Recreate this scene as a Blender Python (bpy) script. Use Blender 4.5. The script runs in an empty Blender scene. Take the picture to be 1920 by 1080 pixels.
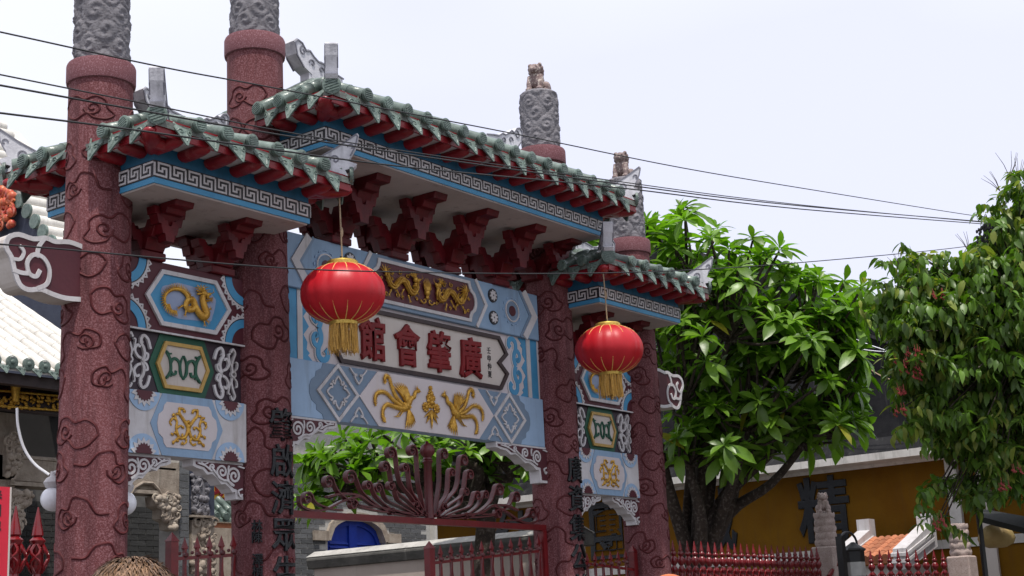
import bpy, bmesh, math, random
import numpy as np
from mathutils import Vector, Matrix
random.seed(11); rng = np.random.default_rng(5)
sc = bpy.context.scene; col = sc.collection
PI = math.pi; R = math.radians

# ------------------------------------------------------------------ camera
F = 2800.5; CAM = Vector((-6.5558, -8.6856, 1.6)); YAW, PITCH, ROLL = .92742, .23512, -.04729
def ray(px, py):
    a, b = (px-960)/F, -(py-540)/F
    c, s = math.cos(ROLL), math.sin(ROLL); r = a*c-b*s; u = a*s+b*c
    cp, sp = math.cos(PITCH), math.sin(PITCH); fw = cp-u*sp; up = sp+u*cp
    cy, sy = math.cos(YAW), math.sin(YAW)
    return Vector((r*cy+fw*sy, -r*sy+fw*cy, up))
def hy(px, py, Y): d = ray(px, py); return CAM+d*((Y-CAM.y)/d.y)
def hx(px, py, X): d = ray(px, py); return CAM+d*((X-CAM.x)/d.x)
def hd(px, py, D): return CAM+ray(px, py)*D
fwd = ray(960, 540); rgt = ray(960+F, 540)-fwd; upv = ray(960, 540-F)-fwd
cam = bpy.data.cameras.new('camera'); co = bpy.data.objects.new('camera', cam); col.objects.link(co)
m3 = Matrix((rgt, upv, -fwd)).transposed(); co.matrix_world = Matrix.Translation(CAM) @ m3.to_4x4()
cam.sensor_width = 36; cam.lens = 36*F/1920; cam.clip_end = 2000; cam.clip_start = .05
sc.camera = co
# ------------------------------------------------------------------ sky, sun, exposure
SUN = Vector((-.23, -.24, .94)).normalized()
w = bpy.data.worlds.new('World'); sc.world = w; w.use_nodes = True
nt = w.node_tree; bg = nt.nodes['Background']
sky = nt.nodes.new('ShaderNodeTexSky'); sky.sky_type = 'NISHITA'; sky.sun_disc = False
sky.sun_elevation = math.asin(SUN.z); sky.sun_rotation = math.atan2(SUN.x, SUN.y)
sky.air_density = 1.0; sky.dust_density = 4.0; sky.ozone_density = 1.5
# thin bright overcast veil, with soft broad cloud variation
tc = nt.nodes.new('ShaderNodeTexCoord'); mp = nt.nodes.new('ShaderNodeMapping'); mp.inputs['Scale'].default_value = (1, 1, 2.2)
nz = nt.nodes.new('ShaderNodeTexNoise'); nz.inputs['Scale'].default_value = 1.3; nz.inputs['Detail'].default_value = 3
rp = nt.nodes.new('ShaderNodeValToRGB'); rp.color_ramp.elements[0].position = .36; rp.color_ramp.elements[1].position = .64
rp.color_ramp.elements[0].color = (.76, .78, .95, 1); rp.color_ramp.elements[1].color = (.92, .94, .99, 1)
sc_ = nt.nodes.new('ShaderNodeVectorMath'); sc_.operation = 'SCALE'; sc_.inputs['Scale'].default_value = 12.9
mx = nt.nodes.new('ShaderNodeMix'); mx.data_type = 'RGBA'; mx.inputs['Factor'].default_value = .86
nt.links.new(tc.outputs['Generated'], mp.inputs['Vector']); nt.links.new(mp.outputs['Vector'], nz.inputs['Vector'])
nt.links.new(nz.outputs['Fac'], rp.inputs['Fac']); nt.links.new(rp.outputs['Color'], sc_.inputs[0])
nt.links.new(sky.outputs['Color'], mx.inputs['A']); nt.links.new(sc_.outputs['Vector'], mx.inputs['B'])
nt.links.new(mx.outputs['Result'], bg.inputs['Color']); bg.inputs['Strength'].default_value = .1
sl = bpy.data.lights.new('sun', 'SUN'); sl.energy = 4.2; sl.angle = R(1.2); sl.color = (1, .95, .87)
so = bpy.data.objects.new('sun', sl); col.objects.link(so); so.location = (0, 0, 30)
so.rotation_euler = (-SUN).to_track_quat('-Z', 'Y').to_euler()
sc.view_settings.view_transform = 'Standard'; sc.view_settings.look = 'None'; sc.view_settings.gamma = 1
sc.view_settings.exposure = 0.0; sc.view_settings.use_curve_mapping = False
sc.cycles.max_bounces = 6; sc.cycles.transparent_max_bounces = 4

# ------------------------------------------------------------------ materials
def M(name, c1, c2=None, scale=6, rough=.6, bump=0, bscale=60, metal=0, spec=.4, rnd=.12, amt=.5, streak=None, sstr=.5,
      speck=None, sscale=220, samt=.5, trans=None, coat=0, island=0):
    m = bpy.data.materials.new(name); m.use_nodes = True; t = m.node_tree; N = t.nodes; L = t.links
    b = N['Principled BSDF']; b.inputs['Roughness'].default_value = rough; b.inputs['Metallic'].default_value = metal
    b.inputs['Specular IOR Level'].default_value = spec; b.inputs['Coat Weight'].default_value = coat
    geo = N.new('ShaderNodeNewGeometry'); c2 = c2 or tuple(x*.6 for x in c1)
    n1 = N.new('ShaderNodeTexNoise'); n1.inputs['Scale'].default_value = scale; n1.inputs['Detail'].default_value = 6; n1.inputs['Roughness'].default_value = .65
    L.new(geo.outputs['Position'], n1.inputs['Vector'])
    r1 = N.new('ShaderNodeValToRGB'); r1.color_ramp.elements[0].position = .5-.25*amt-.05; r1.color_ramp.elements[1].position = .5+.35*(1-amt)+.1
    r1.color_ramp.elements[0].color = (*c2, 1); r1.color_ramp.elements[1].color = (*c1, 1)
    L.new(n1.outputs['Fac'], r1.inputs['Fac']); out = r1.outputs['Color']
    def mix(fac, bcol, a, mode='MIX'):
        x = N.new('ShaderNodeMix'); x.data_type = 'RGBA'; x.blend_type = mode
        if isinstance(fac, float): x.inputs['Factor'].default_value = fac
        else: L.new(fac, x.inputs['Factor'])
        L.new(a, x.inputs['A'])
        if isinstance(bcol, tuple): x.inputs['B'].default_value = (*bcol, 1)
        else: L.new(bcol, x.inputs['B'])
        return x.outputs['Result']
    def thr(sock, a, bb):
        q = N.new('ShaderNodeMapRange'); q.inputs['From Min'].default_value = a; q.inputs['From Max'].default_value = bb
        L.new(sock, q.inputs['Value']); return q.outputs['Result']
    if speck:
        n2 = N.new('ShaderNodeTexNoise'); n2.inputs['Scale'].default_value = sscale; n2.inputs['Detail'].default_value = 2
        L.new(geo.outputs['Position'], n2.inputs['Vector'])
        out = mix(thr(n2.outputs['Fac'], .62-.22*samt, .68), speck, out)
    if streak:
        mp = N.new('ShaderNodeMapping'); mp.inputs['Scale'].default_value = (9, 9, .9); L.new(geo.outputs['Position'], mp.inputs['Vector'])
        n3 = N.new('ShaderNodeTexNoise'); n3.inputs['Scale'].default_value = 1.0; n3.inputs['Detail'].default_value = 7; n3.inputs['Roughness'].default_value = .7
        L.new(mp.outputs['Vector'], n3.inputs['Vector'])
        out = mix(thr(n3.outputs['Fac'], .62-.25*sstr, .8-.1*sstr), streak, out)
    if rnd:
        oi = N.new('ShaderNodeObjectInfo')
        src = geo.outputs['Random Per Island'] if island else oi.outputs['Random']
        q = N.new('ShaderNodeMapRange'); q.inputs['To Min'].default_value = 1-rnd; q.inputs['To Max'].default_value = 1+rnd*.6
        L.new(src, q.inputs['Value'])
        x = N.new('ShaderNodeVectorMath'); x.operation = 'SCALE'; L.new(out, x.inputs[0]); L.new(q.outputs['Result'], x.inputs['Scale']); out = x.outputs['Vector']
    L.new(out, b.inputs['Base Color'])
    if bump:
        nb = N.new('ShaderNodeTexNoise'); nb.inputs['Scale'].default_value = bscale; nb.inputs['Detail'].default_value = 4
        L.new(geo.outputs['Position'], nb.inputs['Vector'])
        bp = N.new('ShaderNodeBump'); bp.inputs['Strength'].default_value = bump; bp.inputs['Distance'].default_value = .01
        L.new(nb.outputs['Fac'], bp.inputs['Height']); L.new(bp.outputs['Normal'], b.inputs['Normal'])
    if trans:
        tr = N.new('ShaderNodeBsdfTranslucent'); ms = N.new('ShaderNodeMixShader'); ms.inputs['Fac'].default_value = trans[3]
        x = mix(1.0, tuple(trans[:3]), out, 'MULTIPLY'); L.new(x, tr.inputs['Color'])
        L.new(b.outputs['BSDF'], ms.inputs[1]); L.new(tr.outputs['BSDF'], ms.inputs[2]); L.new(ms.outputs['Shader'], N['Material Output'].inputs['Surface'])
    return m
MT = dict(
 pillar=M('washed_red_stone', (.185,.062,.066), (.10,.026,.029), 1.7, .8, .5, 140, spec=.25, speck=(.25,.115,.125), sscale=85, samt=.75, rnd=.06, streak=(.06,.018,.021), sstr=.6),
 scroll=M('dark_red_relief', (.095,.018,.020), (.065,.011,.013), 20, .7, .2, spec=.25),
 collar=M('pink_red_stone', (.20,.085,.095), (.14,.05,.058), 4, .8, .4, 140, spec=.25, speck=(.27,.14,.16), sscale=110, samt=.5, rnd=.05),
 granite=M('grey_carved_granite', (.26,.25,.27), (.13,.125,.14), 9, .85, .5, 160, speck=(.12,.11,.12), sscale=60, samt=.5, rnd=.06),
 lion=M('weathered_stone_lion', (.34,.27,.26), (.14,.09,.085), 14, .8, .4, 90, speck=(.5,.44,.38), sscale=40, samt=.35),
 white=M('white_paint', (.60,.585,.60), (.48,.46,.465), 5, .6, .15, 50, spec=.25, streak=(.33,.30,.285), sstr=.42, rnd=.05),
 soffit=M('soffit_paint', (.50,.45,.435), (.40,.345,.325), 2.5, .8, .15, 40, spec=.15, streak=(.20,.165,.15), sstr=.2, rnd=.04),
 ridge=M('weathered_white_plaster', (.70,.70,.74), (.47,.47,.51), 7, .7, .3, 50, streak=(.26,.26,.28), sstr=.4, rnd=.06),
 ridgeline=M('grey_outline', (.22,.22,.26), (.15,.15,.18), 10, .7),
 maroon=M('maroon_paint', (.085,.014,.022), (.06,.010,.017), 5, .55, .1, 40, rnd=.05, streak=(.06,.012,.018), sstr=.3),
 maroon2=M('maroon_disc', (.10,.015,.025), None, 5, .5),
 sky_blue=M('bright_blue_paint', (.065,.30,.52), (.045,.22,.40), 4, .5, .1, 40, rnd=.05),
 teal=M('teal_fascia', (.018,.13,.24), (.012,.09,.17), 4, .55, .1, 40, streak=(.01,.05,.08), sstr=.4, rnd=.05),
 pale_blue=M('pale_blue_paint', (.25,.37,.52), (.19,.29,.42), 3, .55, .15, 40, rnd=.04, streak=(.15,.20,.27), sstr=.4),
 grey_blue=M('grey_blue_paint', (.175,.245,.335), (.14,.20,.28), 4, .6, .1, 40, rnd=.04),
 ltblue=M('light_blue_paint', (.32,.46,.64), (.26,.375,.53), 3, .55, .1, 40, rnd=.03, streak=(.20,.27,.36), sstr=.35),
 lavender=M('lavender_halo', (.30,.36,.50), (.24,.30,.44), 8, .6),
 cream=M('cream_board', (.56,.51,.47), (.48,.43,.39), 2.5, .55, .1, 40, rnd=.03, streak=(.38,.33,.29), sstr=.3),
 pink=M('pinkish_white_paint', (.58,.53,.545), (.51,.46,.465), 3, .55, .1, 40, rnd=.03, streak=(.52,.46,.45), sstr=.2),
 black=M('black_paint', (.022,.018,.022), (.012,.01,.012), 10, .45, rnd=.03),
 frame=M('dark_brown_frame', (.055,.032,.032), (.03,.018,.02), 10, .5),
 darkpurple=M('dark_purple_field', (.04,.02,.032), (.022,.012,.02), 12, .5, rnd=.03),
 green=M('dark_green_paint', (.012,.10,.055), (.008,.06,.035), 8, .5),
 goldp=M('gold_paint_frame', (.55,.36,.10), (.38,.23,.06), 20, .45, .2, 60),
 gold=M('gilded_relief', (.78,.47,.07), (.36,.17,.02), 30, .33, .5, 90, metal=.55, spec=.6, amt=.6),
 redch=M('red_lacquer', (.21,.010,.013), (.13,.006,.008), 14, .45, .2, 40, spec=.25),
 blackch=M('black_glaze', (.010,.012,.015), (.005,.006,.008), 14, .35, .4, 50, spec=.35),
 rafter=M('red_rafter', (.30,.012,.02), (.17,.007,.012), 6, .36, .15, 30, spec=.4, rnd=.15, streak=(.36,.12,.12), sstr=.1),
 bracket=M('dark_red_bracket', (.15,.005,.009), (.055,.003,.006), 5, .5, .2, 50, spec=.3, rnd=.15),
 tile=M('green_glazed_tile', (.215,.265,.235), (.095,.135,.115), 16, .3, .3, 60, spec=.55, rnd=.25, streak=(.27,.31,.28), sstr=.05),
 drip=M('green_drip_tile', (.20,.255,.225), (.085,.125,.108), 25, .42, .5, 45, spec=.35, rnd=.3, streak=(.26,.29,.26), sstr=.1),
 pan=M('tile_bed', (.20,.22,.20), (.10,.11,.10), 8, .8, .5, 40),
 lantern=M('red_lantern_cloth', (.62,.016,.028), (.50,.010,.02), 4, .42, .1, 200, spec=.45, trans=(1,.5,.5,.18)),
 lgold=M('lantern_gold', (.78,.56,.14), (.55,.36,.07), 30, .32, .2, 60, metal=.6),
 fringe=M('gold_fringe', (.80,.50,.10), (.50,.26,.04), 60, .5, island=1, rnd=.35),
 ribgold=M('gold_thread', (.80,.52,.16), (.65,.38,.10), 30, .5, rnd=.05),
 cord=M('tan_cord', (.42,.31,.20), None, 40, .8),
 wire=M('black_cable', (.02,.02,.022), None, 20, .6),
 iron=M('red_iron_paint', (.17,.008,.011), (.10,.005,.007), 8, .35, .15, 40, spec=.4, rnd=.12),
 ironm=M('maroon_iron_paint', (.115,.011,.014), (.06,.006,.008), 8, .42, .25, 40, spec=.5, rnd=.12),
 ironb=M('glossy_red_iron', (.20,.006,.010), (.11,.004,.006), 8, .22, .1, 40, spec=.6, rnd=.1),
 grass=None)
def tint(m, name):
    return m
# ------------------------------------------------------------------ mesh helper
ORG = {}
class MB:
    def __init__(s): s.v = []; s.f = []; s.k = 0
    def add(s, vs, fs):
        o = len(s.v); s.v += [tuple(v) for v in vs]; s.f += [tuple(i+o for i in f) for f in fs]; return s
    def box(s, x0, x1, y0, y1, z0, z1):
        vs = [(x, y, z) for z in (z0, z1) for x, y in ((x0,y0),(x1,y0),(x1,y1),(x0,y1))]
        return s.add(vs, [(3,2,1,0),(4,5,6,7),(0,1,5,4),(1,2,6,5),(2,3,7,6),(3,0,4,7)])
    def hexa(s, lo, hi):
        return s.add(list(lo)+list(hi), [(3,2,1,0),(4,5,6,7),(0,1,5,4),(1,2,6,5),(2,3,7,6),(3,0,4,7)])
    def prism(s, poly, y0, y1, axis='y'):
        n = len(poly)
        mk = {'y': lambda p, y: (p[0], y, p[1]), 'x': lambda p, y: (y, p[0], p[1]), 'z': lambda p, y: (p[0], p[1], y)}[axis]
        vs = [mk(p, y0) for p in poly]+[mk(p, y1) for p in poly]
        fs = [tuple(range(n)), tuple(range(2*n-1, n-1, -1))]+[(i, i+n, (i+1) % n+n, (i+1) % n) for i in range(n)]
        return s.add(vs, fs)
    def ring(s, po, pi, y0, y1):
        n = len(po); vs = [(p[0], y, p[1]) for y in (y0, y1) for P in (po, pi) for p in P]; fs = []
        for i in range(n):
            j = (i+1) % n
            fs += [(i, j, n+j, n+i), (2*n+i, 3*n+i, 3*n+j, 2*n+j), (i, 2*n+i, 2*n+j, j), (n+i, n+j, 3*n+j, 3*n+i)]
        return s.add(vs, fs)
    def strip(s, pts, wd, y0, y1, closed=False):
        """flat raised band along a 2D (x,z) polyline, width wd (number or list), between planes y0 and y1"""
        n = len(pts); W = wd if hasattr(wd, '__len__') else [wd]*n; L_ = []; R_ = []; y0 -= .0007*s.k; s.k += 1   # crossing bands stay off one plane
        for i in range(n):
            a = pts[(i-1) % n] if (closed or i > 0) else pts[i]; b = pts[(i+1) % n] if (closed or i < n-1) else pts[i]
            p = pts[i]
            d1 = np.array([p[0]-a[0], p[1]-a[1]]); d2 = np.array([b[0]-p[0], b[1]-p[1]])
            l1, l2 = np.hypot(*d1), np.hypot(*d2)
            d1 = d1/l1 if l1 > 1e-9 else d2/max(l2, 1e-9); d2 = d2/l2 if l2 > 1e-9 else d1
            t = d1+d2; t = t/max(np.hypot(*t), 1e-6); nn = np.array([-t[1], t[0]])
            k = 1/max(.45, abs(np.dot(nn, np.array([-d1[1], d1[0]])))); h = W[i]/2*k
            L_.append((p[0]+nn[0]*h, p[1]+nn[1]*h)); R_.append((p[0]-nn[0]*h, p[1]-nn[1]*h))
        vs = []
        for i in range(n): vs += [(L_[i][0], y0, L_[i][1]), (R_[i][0], y0, R_[i][1]), (L_[i][0], y1, L_[i][1]), (R_[i][0], y1, R_[i][1])]
        fs = []
        for i in range(n if closed else n-1):
            a, b = 4*i, 4*((i+1) % n); fs += [(a, b, b+1, a+1), (a+2, a+3, b+3, b+2), (a, a+2, b+2, b), (a+1, b+1, b+3, a+3)]
        if not closed: e = 4*(n-1); fs += [(0, 1, 3, 2), (e, e+2, e+3, e+1)]
        return s.add(vs, fs)
    def tube(s, pts, rad, n=6, flat=None):
        P = [Vector(p) for p in pts]; k = len(P); Rr = rad if hasattr(rad, '__len__') else [rad]*k; o = len(s.v)
        t0 = (P[1]-P[0]).normalized(); up = Vector((0, 0, 1)) if abs(t0.z) < .9 else Vector((1, 0, 0)); u = t0.cross(up).normalized()
        for i in range(k):
            t = (P[min(i+1, k-1)]-P[max(i-1, 0)]); t = t.normalized() if t.length > 1e-9 else t0
            u = (u-t*u.dot(t)); u = u.normalized() if u.length > 1e-6 else t.orthogonal().normalized(); v = t.cross(u)
            for j in range(n):
                a = 2*PI*j/n; q = P[i]+(u*math.cos(a)+v*math.sin(a))*Rr[i]
                if flat: q = Vector((q.x, P[i].y+(q.y-P[i].y)*flat, q.z))
                s.v.append(tuple(q))
        for i in range(k-1):
            for j in range(n): a = o+i*n+j; b = o+i*n+(j+1) % n; s.f.append((a, b, b+n, a+n))
        s.f.append(tuple(o+j for j in range(n-1, -1, -1))); s.f.append(tuple(o+(k-1)*n+j for j in range(n)))
        return s
    def lathe(s, prof, n=16, c=(0, 0, 0)):
        o = len(s.v); k = len(prof)
        for r, z in prof:
            for j in range(n): a = 2*PI*j/n; s.v.append((c[0]+r*math.cos(a), c[1]+r*math.sin(a), c[2]+z))
        for i in range(k-1):
            for j in range(n): a = o+i*n+j; b = o+i*n+(j+1) % n; s.f.append((a, b, b+n, a+n))
        s.f.append(tuple(o+j for j in range(n-1, -1, -1))); s.f.append(tuple(o+(k-1)*n+j for j in range(n)))
        return s
    def ball(s, c, r, n=8, k=6, rot=None):
        r = r if hasattr(r, '__len__') else (r, r, r); o = len(s.v)
        for i in range(k+1):
            th = PI*i/k
            for j in range(n):
                a = 2*PI*j/n; p = Vector((r[0]*math.sin(th)*math.cos(a), r[1]*math.sin(th)*math.sin(a), r[2]*math.cos(th)))
                if rot: p = rot @ p
                s.v.append((c[0]+p.x, c[1]+p.y, c[2]+p.z))
        for i in range(k):
            for j in range(n): a = o+i*n+j; b = o+i*n+(j+1) % n; s.f.append((a, a+n, b+n, b))
        return s
    def mesh(s, name, mat, org=(0, 0, 0), smooth=None, fix=True):
        me = bpy.data.meshes.new(name); a = np.array(s.v, float)-np.array(org); me.from_pydata(a.tolist(), [], s.f)
        if fix:
            bm = bmesh.new(); bm.from_mesh(me); bmesh.ops.recalc_face_normals(bm, faces=bm.faces); bm.to_mesh(me); bm.free()
        if mat: me.materials.append(MT[mat] if isinstance(mat, str) else mat)
        if smooth:
            me.shade_smooth(); me.set_sharp_from_angle(angle=R(smooth))
        return me
    def build(s, name, mat, parent=None, smooth=None, fix=True, kind=None):
        o = bpy.data.objects.new(name, s.mesh(name, mat, ORG.get(parent.name, (0, 0, 0)) if parent else (0, 0, 0), smooth, fix)); col.objects.link(o)
        if parent: o.parent = parent; ORG[o.name] = ORG.get(parent.name, (0, 0, 0))
        else: ORG[o.name] = (0, 0, 0)
        if kind: o['kind'] = kind
        return o
def place(name, me, parent, loc, rot=(0, 0, 0), scl=(1, 1, 1)):
    o = bpy.data.objects.new(name, me); col.objects.link(o); o.parent = parent
    g = ORG.get(parent.name, (0, 0, 0)) if parent else (0, 0, 0)
    o.location = (loc[0]-g[0], loc[1]-g[1], loc[2]-g[2]); o.rotation_euler = rot; o.scale = scl
    ORG[o.name] = tuple(loc); return o
def thing(name, loc, label, cat, group=None):
    o = bpy.data.objects.new(name, None); col.objects.link(o); o.location = loc; o.empty_display_size = .2; ORG[o.name] = tuple(loc)
    return tag(o, label, cat, group)
def tag(o, label, cat, group=None):
    o['label'] = label; o['category'] = cat
    if group: o['group'] = group
    return o
def cat_(pts, n=6):
    """Catmull-Rom through 2D/3D points"""
    P = [np.array(p, float) for p in pts]; P = [2*P[0]-P[1]]+P+[2*P[-1]-P[-2]]; out = []
    for i in range(1, len(P)-2):
        for k in range(n):
            t = k/n; a, b, c, d = P[i-1:i+3]
            out.append(.5*((2*b)+(-a+c)*t+(2*a-5*b+4*c-d)*t*t+(-a+3*b-3*c+d)*t**3))
    out.append(P[-2]); return [tuple(q) for q in out]
def spiral(cx, cz, r, turns, a0, sgn=1, rin=.15, n=None):
    n = n or int(14*turns)+3; return [(cx+r*(1-(1-rin)*i/(n-1))*math.cos(a0+sgn*2*PI*turns*i/(n-1)), cz+r*(1-(1-rin)*i/(n-1))*math.sin(a0+sgn*2*PI*turns*i/(n-1))) for i in range(n)]
def circ(cx, cz, r, n=24, a0=0, a1=2*PI, rz=None):
    full = abs(a1-a0-2*PI) < 1e-6; k = n if full else n-1
    return [(cx+r*math.cos(a0+(a1-a0)*i/k), cz+(rz or r)*math.sin(a0+(a1-a0)*i/k)) for i in range(n)]
def inset(poly, d):
    c = np.mean(np.array(poly), 0); out = []; n = len(poly)
    for i in range(n):
        a, p, b = np.array(poly[i-1]), np.array(poly[i]), np.array(poly[(i+1) % n])
        n1 = np.array([-(p-a)[1], (p-a)[0]]); n1 = n1/np.linalg.norm(n1); n2 = np.array([-(b-p)[1], (b-p)[0]]); n2 = n2/np.linalg.norm(n2)
        if np.dot(n1, c-p) < 0 and np.dot(n2, c-p) < 0: n1, n2 = -n1, -n2
        k = (n1+n2)/(1+np.dot(n1, n2)); out.append(tuple(p+k*d))
    return out
GL = {}
def glyph(ch, off=.012, ext=.05, bev=.018):
    key = (ch, off, ext, bev)
    if key not in GL:
        c = bpy.data.curves.new('g', 'FONT'); c.body = ch; c.align_x = 'CENTER'; c.offset = off; c.extrude = ext; c.bevel_depth = bev; c.bevel_resolution = 1; c.resolution_u = 2
        o = bpy.data.objects.new('g', c); col.objects.link(o); bpy.context.view_layer.update()
        dg = bpy.context.evaluated_depsgraph_get(); me = o.evaluated_get(dg).to_mesh()
        V = np.array([v.co[:] for v in me.vertices]); Fc = [tuple(p.vertices) for p in me.polygons]
        V[:, 0] -= (V[:, 0].max()+V[:, 0].min())/2; V[:, 1] -= (V[:, 1].max()+V[:, 1].min())/2
        bpy.data.objects.remove(o); GL[key] = (V, Fc)
    return GL[key]
def glyph_at(ch, fn, name, mat, parent, sx, sy, depth, **k):
    """fn maps (u, v, out) in metres to a world point"""
    V, Fc = glyph(ch, **k); mb = MB(); mx_ = max(V[:, 2].max(), 1e-6)
    mb.add([fn(v[0]*sx, v[1]*sy, (v[2]/mx_)*depth) for v in V], Fc)
    return mb.build(name, mat, parent)
# ================================================================== THE GATE
CX = 3.622
GATE = thing('ceremonial_gate', (CX, 0, 0), 'four-pillar ceremonial gate with green tiled roofs, red stone pillars and painted panels', 'gate')
def lerp(a, b, t): return a+(b-a)*t
# ---- pillars -------------------------------------------------------
MOTIF = [(-.17,0),(-.145,.055),(-.085,.085),(-.02,.065),(.035,.10),(.10,.085),(.125,.035),(.175,.0),(.14,-.05),(.07,-.06),(.02,-.035),(-.04,-.085),(-.11,-.07),(-.17,0)]
MOTIF2 = [(-.19,-.04),(-.12,-.02),(-.10,.06),(-.03,.10),(.03,.05),(.08,.07),(.13,.02),(.10,-.04),(.04,-.03),(.05,.02)]
def swirl_field(U, V, cen, per):
    H = np.zeros_like(U); best = np.full_like(U, 9.)
    for (cu, cv, r, a, s) in cen:
        du = (U-cu+per/2) % per-per/2; dv = V-cv; d = np.hypot(du, dv)/r; th = np.arctan2(dv, du)
        h = np.sqrt(np.clip(1-d*d, 0, 1))*.75+.28*np.cos(s*th+d*11+a)*np.clip(1.05-d, 0, 1)
        m = d < best; H = np.where(m & (d < 1.1), h, H); best = np.minimum(best, d)
    return H
def carved_drum(name, parent, cx, z0, z1, r, seed, mat='granite', amp=.03):
    g = np.random.default_rng(seed); nu, nv = 150, int((z1-z0)*170); per = 2*PI*r
    cen = []; v = -.03; row = 0
    while v < z1-z0+.06:
        k = 6; off = (row % 2)*.5
        for j in range(k): cen.append(((j+off+g.uniform(-.18,.18))*per/k, v+g.uniform(-.015,.015), g.uniform(.105,.145), g.uniform(0,6), g.choice([-1,1])))
        v += .135; row += 1
    u = np.arange(nu)/nu*per; vv = np.linspace(0, z1-z0, nv); U, V = np.meshgrid(u, vv)
    H = swirl_field(U, V, cen, per)+.05*g.standard_normal(U.shape)
    edge = np.minimum(1, np.minimum(V, (z1-z0)-V)/.02); rr = r-.02+amp*H*np.clip(edge, 0, 1)
    X = cx+rr*np.cos(U/r); Y = rr*np.sin(U/r); mb = MB()
    mb.v = np.stack([X, Y, V+z0], -1).reshape(-1, 3).tolist()
    for i in range(nv-1):
        for j in range(nu): a = i*nu+j; b = i*nu+(j+1) % nu; mb.f.append((a, b, b+nu, a+nu))
    mb.f.append(tuple((nv-1)*nu+j for j in range(nu)))
    return mb.build(name, mat, parent, smooth=60, fix=False)
PIL = [dict(lo=.02, hi=.03, zc=5.80, zs=6.68), dict(lo=1.645, hi=1.585, zc=6.49, zs=7.29), dict(lo=5.595, hi=5.655, zc=6.49, zs=7.29), dict(lo=7.225, hi=7.235, zc=5.80, zs=6.68)]
def pil_x(P, z): return lerp(P['lo'], P['hi'], min(1, max(0, (z-2.2)/4)))
def pil_r(z): return .250-.0028*z
def on_pil(P, th, z, out=0.): r = pil_r(z)+out; return (pil_x(P, z)+r*math.cos(th), r*math.sin(th), z)
for ip, P in enumerate(PIL):
    mb = MB(); zs = [0]+list(np.linspace(.55, P['zc'], 14)); n = 40; k = len(zs)
    for z in zs:
        for j in range(n): mb.v.append(on_pil(P, 2*PI*j/n, z))
    for i in range(k-1):
        for j in range(n): a = i*n+j; b = i*n+(j+1) % n; mb.f.append((a, b, b+n, a+n))
    pil = mb.build('pillar', 'pillar', GATE, smooth=50)
    MB().lathe([(.36,0),(.36,.18),(.33,.2),(.36,.26),(.35,.34),(.29,.42),(.27,.5)], 32, (P['lo'], 0, 0)).build('plinth', 'granite', pil, smooth=35)
    x = P['hi']
    MB().lathe([(.235,P['zc']-.005),(.250,P['zc']),(.254,P['zc']+.02),(.254,P['zc']+.14),(.247,P['zc']+.158),(.19,P['zc']+.16)], 40, (x, 0, 0)).build('collar', 'collar', pil, smooth=35)
    carved_drum('carved_drum', pil, x, P['zc']+.155, P['zs'], .205, 20+ip)
    # raised cloud scrolls on the shaft
    g = random.Random(40+ip); row = 0; z = 1.75
    while z < P['zc']-.12:
        for j in range(3):
            th = 2*PI*(j+.5*(row % 2))/3+g.uniform(-.12, .12)+.35; s = g.uniform(1.05, 1.35)*(1 if g.random() < .5 else -1); zz = z+g.uniform(-.04, .04); rt = g.uniform(-.5, .5)
            sv = g.uniform(1.0, 1.3)
            mb = MB(); mo = MOTIF if g.random() < .6 else MOTIF2
            for path in (cat_(mo, 4), spiral(.045, .012, .055, 1.35, PI*1.1, 1, .2, 16)):
                pts = []
                for (u, v) in path:
                    v *= sv; a, b = u*math.cos(rt)-v*math.sin(rt), u*math.sin(rt)+v*math.cos(rt)
                    zc_ = min(max(zz+b, .6), P['zc']-.02); pts.append(on_pil(P, th+a*s/.24, zc_, -.005))
                mb.tube(pts, .0118, 6)
            mb.build('cloud_relief', 'scroll', pil, smooth=60)
        z += .29; row += 1
    P['ob'] = pil
def pillar_text(P, txt, th, z0, dz, h, wdt, mat='blackch', **k):
    for i, ch in enumerate(txt):
        if ch == ' ': continue
        zc_ = z0-dz*i
        glyph_at(ch, lambda u, v, o: on_pil(P, th+u/.245, zc_+v, .004+o), 'inscription_character', mat, P['ob'], wdt, h, .02, **k)
pillar_text(PIL[1], '肇啟濟眾生公', -PI/2-.03, 3.37, .285, .27, .24, off=.004, bev=.012)
pillar_text(PIL[2], '廣資集公益', -PI/2-.02, 3.27, .285, .27, .24, off=.004, bev=.012)
pillar_text(PIL[1], '林陳 澤楨題', -PI/2-.93, 2.585, .085, .095, .085, off=.004, bev=.01)

# ---- roofs ---------------------------------------------------------
FP = [(0,1),(0,0),(.76,0),(.76,.64),(.5,.64),(.5,.36),(.25,.36),(.25,1),(1,1)]
def fret_mesh(p, h): return MB().strip([(a*p, b*h) for a, b in FP], .0145, -.005, .001).mesh('fret', 'white')
def rafter_mesh():
    mb = MB(); sec = [(-.03,.088,.052),(.08,.088,.052),(.17,.092,.05),(.225,.100,.044),(.25,.112,.03),(.258,.12,.01)]
    mb.tube([(0, -o, z) for o, z, r in sec], [r for o, z, r in sec], 10); c = [.088]*10+[.088]*10+[.092]*10+[.1]*10+[.112]*10+[.12]*10
    mb.v = [(x*1.2, y, q+(z-q)*.88) for (x, y, z), q in zip(mb.v, c)]
    return mb.mesh('rafter', 'rafter', smooth=60)
RAFT = rafter_mesh()
BARREL = MB().tube([(0, t, 0) for t in (0, .34, .345, .67, .675, 1)], [.05, .046, .052, .047, .052, .048], 12).mesh('cover_tile', 'tile', smooth=50)
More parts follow.
